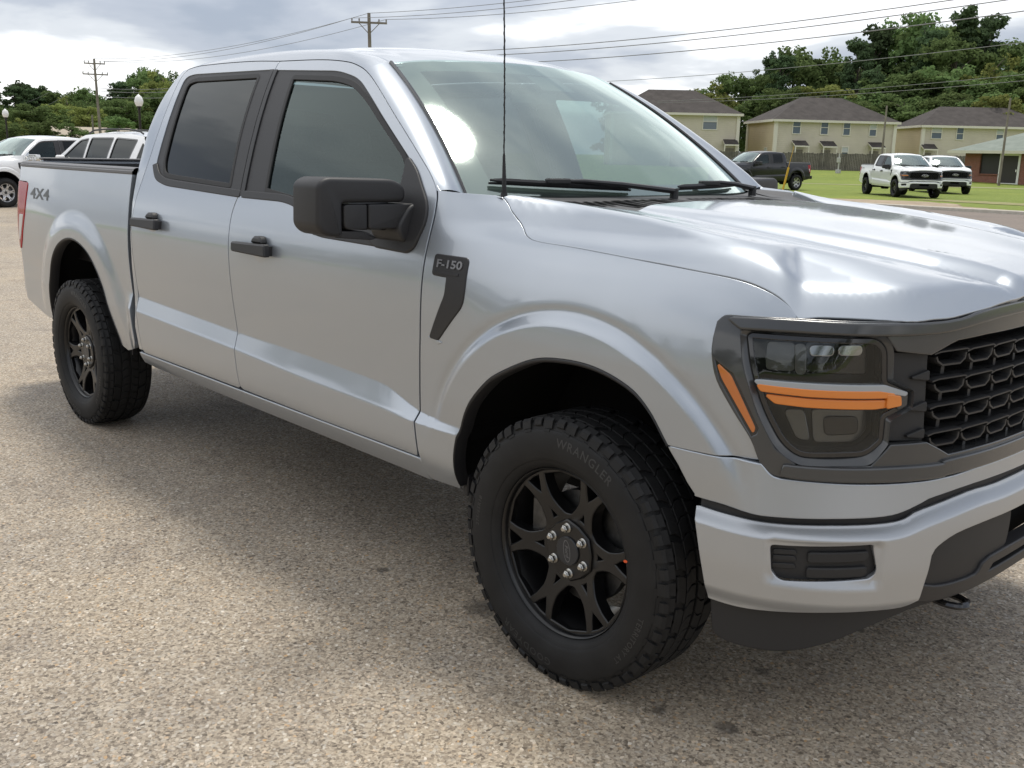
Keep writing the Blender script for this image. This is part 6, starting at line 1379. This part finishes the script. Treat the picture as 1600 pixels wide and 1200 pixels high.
def crown_mesh(seed, kind, n_leaf, leaf):
    """unit tree: height 1, crown made of many small leaf clumps on lobes; returns verts, faces, lobes"""
    rg_ = np.random.default_rng(seed); lobes = []
    if kind == 'pine':
        for k in range(34):
            h = .30 + .66 * (k / 33) ** .9; rad = .20 * (1 - ((h - .30) / .72) ** 1.6) + .025; a = rg_.uniform(0, 6.28); q = rg_.uniform(.15, 1) * rad
            for m_ in range(3):
                lobes.append((q * math.cos(a) + rg_.normal() * .030, q * math.sin(a) + rg_.normal() * .030, h + rg_.uniform(-.03, .03), rg_.uniform(.025, .062), rg_.uniform(.016, .034)))
        lobes += [(0, 0, .95, .03, .05), (.01, 0, .90, .045, .04)]
    else:
        for k in range(26):
            h = rg_.uniform(.18, .90); e = math.sqrt(max(.03, 1 - ((h - .52) / .47) ** 2)); a = rg_.uniform(0, 6.28); q = math.sqrt(rg_.uniform(.02, 1)) * .29 * e
            for m_ in range(5):
                lobes.append((q * math.cos(a) + rg_.normal() * .055, q * math.sin(a) + rg_.normal() * .055, h + rg_.normal() * .040, rg_.uniform(.030, .082), rg_.uniform(.026, .062)))
    w_ = np.array([l[3] ** 2 for l in lobes]); w_ /= w_.sum(); idx = rg_.choice(len(lobes), n_leaf, p=w_); Lb = np.array(lobes)[idx]
    d = rg_.normal(size=(n_leaf, 3)); d /= np.linalg.norm(d, axis=1)[:, None]; rr = rg_.uniform(.55, 1.08, n_leaf)[:, None]
    c = Lb[:, :3] + d * np.stack([Lb[:, 3], Lb[:, 3], Lb[:, 4]], 1) * rr
    nrm = d + rg_.normal(size=(n_leaf, 3)) * .7 + np.array([0, 0, .3]); nrm /= np.linalg.norm(nrm, axis=1)[:, None]
    a = np.cross(nrm, rg_.normal(size=(n_leaf, 3))); a /= np.linalg.norm(a, axis=1)[:, None]; b = np.cross(nrm, a); s = leaf * rg_.uniform(.6, 1.35, n_leaf)[:, None]
    V = np.stack([c - a * s, c - b * s * .7, c + a * s * 1.1, c + b * s * .65], 1).reshape(-1, 3); F = [(4 * i, 4 * i + 1, 4 * i + 2, 4 * i + 3) for i in range(n_leaf)]
    return V, F, lobes
PROTO = {}
def tree_proto(key, seed, kind, n_leaf, leaf, lm):
    V, F, lobes = crown_mesh(seed, kind, n_leaf, leaf); me = bpy.data.meshes.new('crown'); me.from_pydata([tuple(v) for v in V], [], F); me.materials.append(lm)
    mb = MB(); mb.tube([(0, 0, -.02), (.004, .003, .3), (0, 0, .6), (.0, .0, .85)], [.020, .015, .009, .003], 7)
    for l in lobes[::5]: mb.tube([(0, 0, max(.15, l[2] - .12)), (l[0] * .55, l[1] * .55, l[2] - .05), (l[0], l[1], l[2])], [.006, .0045, .002], 4)
    o = mb.build('trunk', M_bark); tm = o.data; bpy.data.objects.remove(o); PROTO[key] = (me, tm)
for i in range(4): tree_proto('b%d' % i, 10 + i, 'broad', 8500, .0150, M_leafB)
for i in range(3): tree_proto('p%d' % i, 30 + i, 'pine', 7000, .0125, M_leafP)
for i in range(2): tree_proto('y%d' % i, 50 + i, 'broad', 7500, .0155, M_leafY)
def tree(key, x, y, top, label, grp, wd=1., z0=None, name=None):
    z0 = lawn_z(x, y) if z0 is None else z0; H = top - z0; T = empty(name or ('pine_tree' if key[0] == 'p' else 'broadleaf_tree'), (x, y, z0), rnd.uniform(0, 6.28)); tag(T, label, 'tree', grp)
    for nm, me in zip(('crown', 'trunk'), PROTO[key]): o = bpy.data.objects.new(nm, me); COL.objects.link(o); o.parent = T; o.scale = (H * wd, H * wd, H)
    return T
RIGHT_TREES = [('b0', -99.3, 131.2, 12.8, 1.00, 0, 0), ('y0', -92.6, 126.2, 13.0, 1.10, 0, 0), ('b1', -96.2, 136.0, 15.3, 1.00, 0, 0), ('b2', -94.9, 139.3, 16.9, 1.00, 1, 0), ('p0', -92.0, 141.2, 18.0, 0.95, 1, 0), ('b3', -86.8, 139.8, 20.1, 1.00, 1, 0), ('p1', -84.2, 132.0, 17.4, 0.95, 1, 0), ('b0', -84.3, 143.6, 18.0, 1.10, 1, 0), ('b1', -82.8, 146.8, 17.8, 1.10, 2, 0), ('b2', -77.6, 142.9, 18.9, 1.00, 2, 0), ('p2', -76.6, 145.7, 22.2, 1.00, 2, 0), ('p0', -73.8, 135.8, 18.9, 0.90, 2, 0), ('b3', -76.4, 150.2, 21.5, 1.00, 2, 0), ('b0', -73.9, 151.5, 25.2, 0.85, 3, 0), ('b2', -69.2, 151.5, 25.5, 0.95, 3, 0), ('p1', -66.4, 141.8, 20.7, 1.00, 3, 0), ('p2', -65.0, 151.2, 24.2, 1.10, 3, 0), ('p0', -64.4, 155.8, 23.6, 1.00, 4, 0), ('b1', -62.1, 141.6, 19.5, 1.00, 3, 0), ('b3', -60.2, 155.4, 20.5, 1.10, 4, 0), ('b0', -55.7, 151.7, 20.5, 1.10, 4, 0), ('b2', -52.6, 152.9, 19.1, 1.10, 4, 0), ('b1', -86.1, 116.1, 9.3, 1.30, 0, 1), ('b3', -79.7, 120.6, 11.1, 1.30, 1, 1), ('b0', -75.5, 120.9, 11.9, 1.20, 1, 1), ('y1', -71.0, 122.5, 11.8, 1.50, 1, 1), ('b2', -68.7, 124.9, 12.7, 1.30, 2, 1), ('p1', -66.9, 128.2, 14.1, 1.10, 2, 1), ('b0', -63.9, 128.6, 13.6, 1.30, 2, 1), ('b1', -61.9, 130.7, 14.0, 1.30, 3, 1), ('b3', -58.7, 131.0, 14.7, 1.30, 3, 1), ('b2', -55.5, 131.4, 14.2, 1.30, 4, 1), ('y0', -53.9, 134.2, 15.5, 1.10, 4, 1), ('b0', -50.6, 132.3, 13.6, 1.30, 4, 1), ('b1', -48.2, 133.2, 13.2, 1.30, 4, 1), ('b2', -69.8, 115.1, 9.7, 1.50, 1, 2), ('b3', -59.0, 121.0, 10.5, 1.50, 3, 2), ('b1', -49.3, 123.1, 10.4, 1.40, 4, 2), ('y1', -46.1, 117.9, 9.6, 1.20, 4, 2), ('b0', -62.4, 117.0, 9.6, 1.50, 2, 2), ('b1', -54.2, 122.1, 10.5, 1.50, 3, 2), ('p0', -100.2, 126.7, 11.2, 1.00, 0, 0), ('b2', -106.6, 128.0, 12.4, 1.10, 0, 0), ('b3', -113.8, 128.4, 11.6, 1.10, 0, 0)]
LEFT_TREES = [('p0', -142.3, 38.5, 9.9, 1.20, 0, 0), ('p1', -131.9, 38.4, 8.6, 1.30, 0, 1), ('p2', -136.0, 42.2, 8.5, 1.30, 1, 0), ('p0', -140.9, 43.1, 9.3, 1.20, 1, 0), ('b0', -144.3, 48.8, 9.1, 1.10, 2, 0), ('y0', -130.1, 44.0, 7.5, 1.10, 2, 1), ('b1', -146.3, 52.1, 9.2, 1.10, 2, 0), ('b2', -138.2, 50.7, 8.1, 1.10, 3, 0), ('p1', -137.3, 53.1, 9.7, 1.20, 3, 0), ('p2', -132.0, 53.0, 8.8, 1.30, 3, 0), ('b3', -135.5, 57.4, 12.7, 0.85, 4, 0), ('b0', -132.9, 58.4, 11.7, 0.90, 4, 0), ('y1', -122.5, 49.8, 7.2, 1.20, 4, 1), ('b2', -119.0, 45.2, 6.2, 1.30, 3, 1), ('y0', -112.7, 32.8, 4.2, 1.50, 0, 1), ('b1', -121.4, 38.4, 5.5, 1.30, 1, 1), ('b3', -127.4, 36.0, 5.9, 1.30, 0, 1), ('b0', -118.5, 40.8, 5.2, 1.40, 2, 1), ('p2', -142.7, 37.0, 9.0, 1.30, 0, 0), ('y1', -128.7, 42.0, 6.6, 1.20, 1, 1), ('b2', -133.8, 61.1, 11.1, 1.00, 4, 0), ('b1', -132.6, 63.7, 9.5, 1.00, 4, 0), ('b0', -134.6, 70.6, 9.0, 1.10, 4, 0), ('b3', -138.5, 33.6, 7.9, 1.20, 0, 0), ('b1', -121.4, 31.7, 6.6, 1.50, 0, 1), ('b0', -118.0, 35.9, 6.2, 1.50, 1, 1), ('b2', -139.7, 46.6, 7.7, 1.30, 2, 0), ('b3', -121.4, 44.3, 7.1, 1.50, 3, 1), ('b0', -116.6, 45.8, 7.2, 1.40, 3, 1), ('p0', -145.0, 46.9, 8.9, 1.30, 1, 0), ('b1', -126.7, 52.5, 8.6, 1.30, 4, 1), ('b3', -121.4, 52.2, 8.8, 1.30, 4, 1), ('b2', -143.7, 40.9, 7.7, 1.40, 0, 0), ('b1', -148.5, 52.0, 8.7, 1.30, 2, 0), ('b2', -147.1, 55.6, 9.4, 1.20, 3, 0), ('b0', -117.4, 53.6, 7.7, 1.30, 4, 1), ('y1', -115.3, 40.8, 5.9, 1.30, 2, 1), ('b2', -110.3, 33.9, 4.5, 1.60, 1, 1), ('b1', -107.6, 41.2, 4.8, 1.60, 3, 1), ('b3', -106.5, 35.8, 3.9, 1.60, 2, 1), ('b0', -107.3, 30.1, 3.7, 1.60, 0, 1), ('b1', -132.3, 54.8, 11.9, 1.00, 4, 0), ('y0', -127.6, 55.6, 11.4, 0.95, 4, 1), ('p1', -137.3, 41.2, 9.3, 1.40, 0, 0), ('p2', -140.5, 44.3, 9.1, 1.30, 1, 0), ('b3', -136.6, 49.4, 9.4, 1.20, 2, 0), ('p0', -133.3, 52.3, 9.8, 1.20, 3, 0), ('b0', -137.1, 45.0, 8.7, 1.30, 1, 0)]
KIND = {'p': 'dark pine', 'b': 'leafy green tree', 'y': 'pale yellow-green tree'}
SZR = ('tall {} at the back', 'mid-height {}', 'low {}'); PLR = ('behind the house half hidden by the windshield', 'over the tan end of the middle house', 'over the far end of the middle house', 'over the house beside the brick building', 'over the brick building')
for key, x, y, top, wd, r_, s_ in RIGHT_TREES:
    lb = SZR[s_].format(KIND[key[0]]) + ' ' + PLR[r_]; tree(key, x, y, top, lb, lb, wd)
SZL = ('tall {}', 'low {} in front'); PLL = ('by the lamp over the white pickup', 'over the white pickup windshield', 'over the white pickup roof', 'round the pole with two crossarms', 'by the pickup rear pillar')
for key, x, y, top, wd, r_, s_ in LEFT_TREES:
    lb = SZL[s_].format(KIND[key[0]]) + ' ' + PLL[r_]; tree(key, x, y, top, lb, lb, wd, .3)
# far wood across the road on the other side: seen only as reflections in the doors and windows
V_, F_ = [], []; b_ = 0
for i in range(34):
    x = -95 + i * 5.2 + rnd.uniform(-2, 2); y = -62 + rnd.uniform(-9, 9) - .02 * abs(x); H = rnd.uniform(9, 15.5); vv, ff, lb = crown_mesh(100 + i, 'broad' if i % 3 else 'pine', 900, .042); a = rnd.uniform(0, 6.28)
    R2 = np.array([[math.cos(a), -math.sin(a), 0], [math.sin(a), math.cos(a), 0], [0, 0, 1]]); vv = (vv * [1.3, 1.3, 1.0]) @ R2.T * H + [x, y, -.8]; V_.append(vv); F_ += [tuple(q + b_ for q in f) for f in ff]; b_ += len(vv)
me = bpy.data.meshes.new('far_wood'); me.from_pydata([tuple(v) for v in np.concatenate(V_)], [], F_); o = link_mesh('far_wood', me, M_leafB); tag(o, 'far wood across the lot, mirrored in the pickup doors', 'wood', kind='stuff')
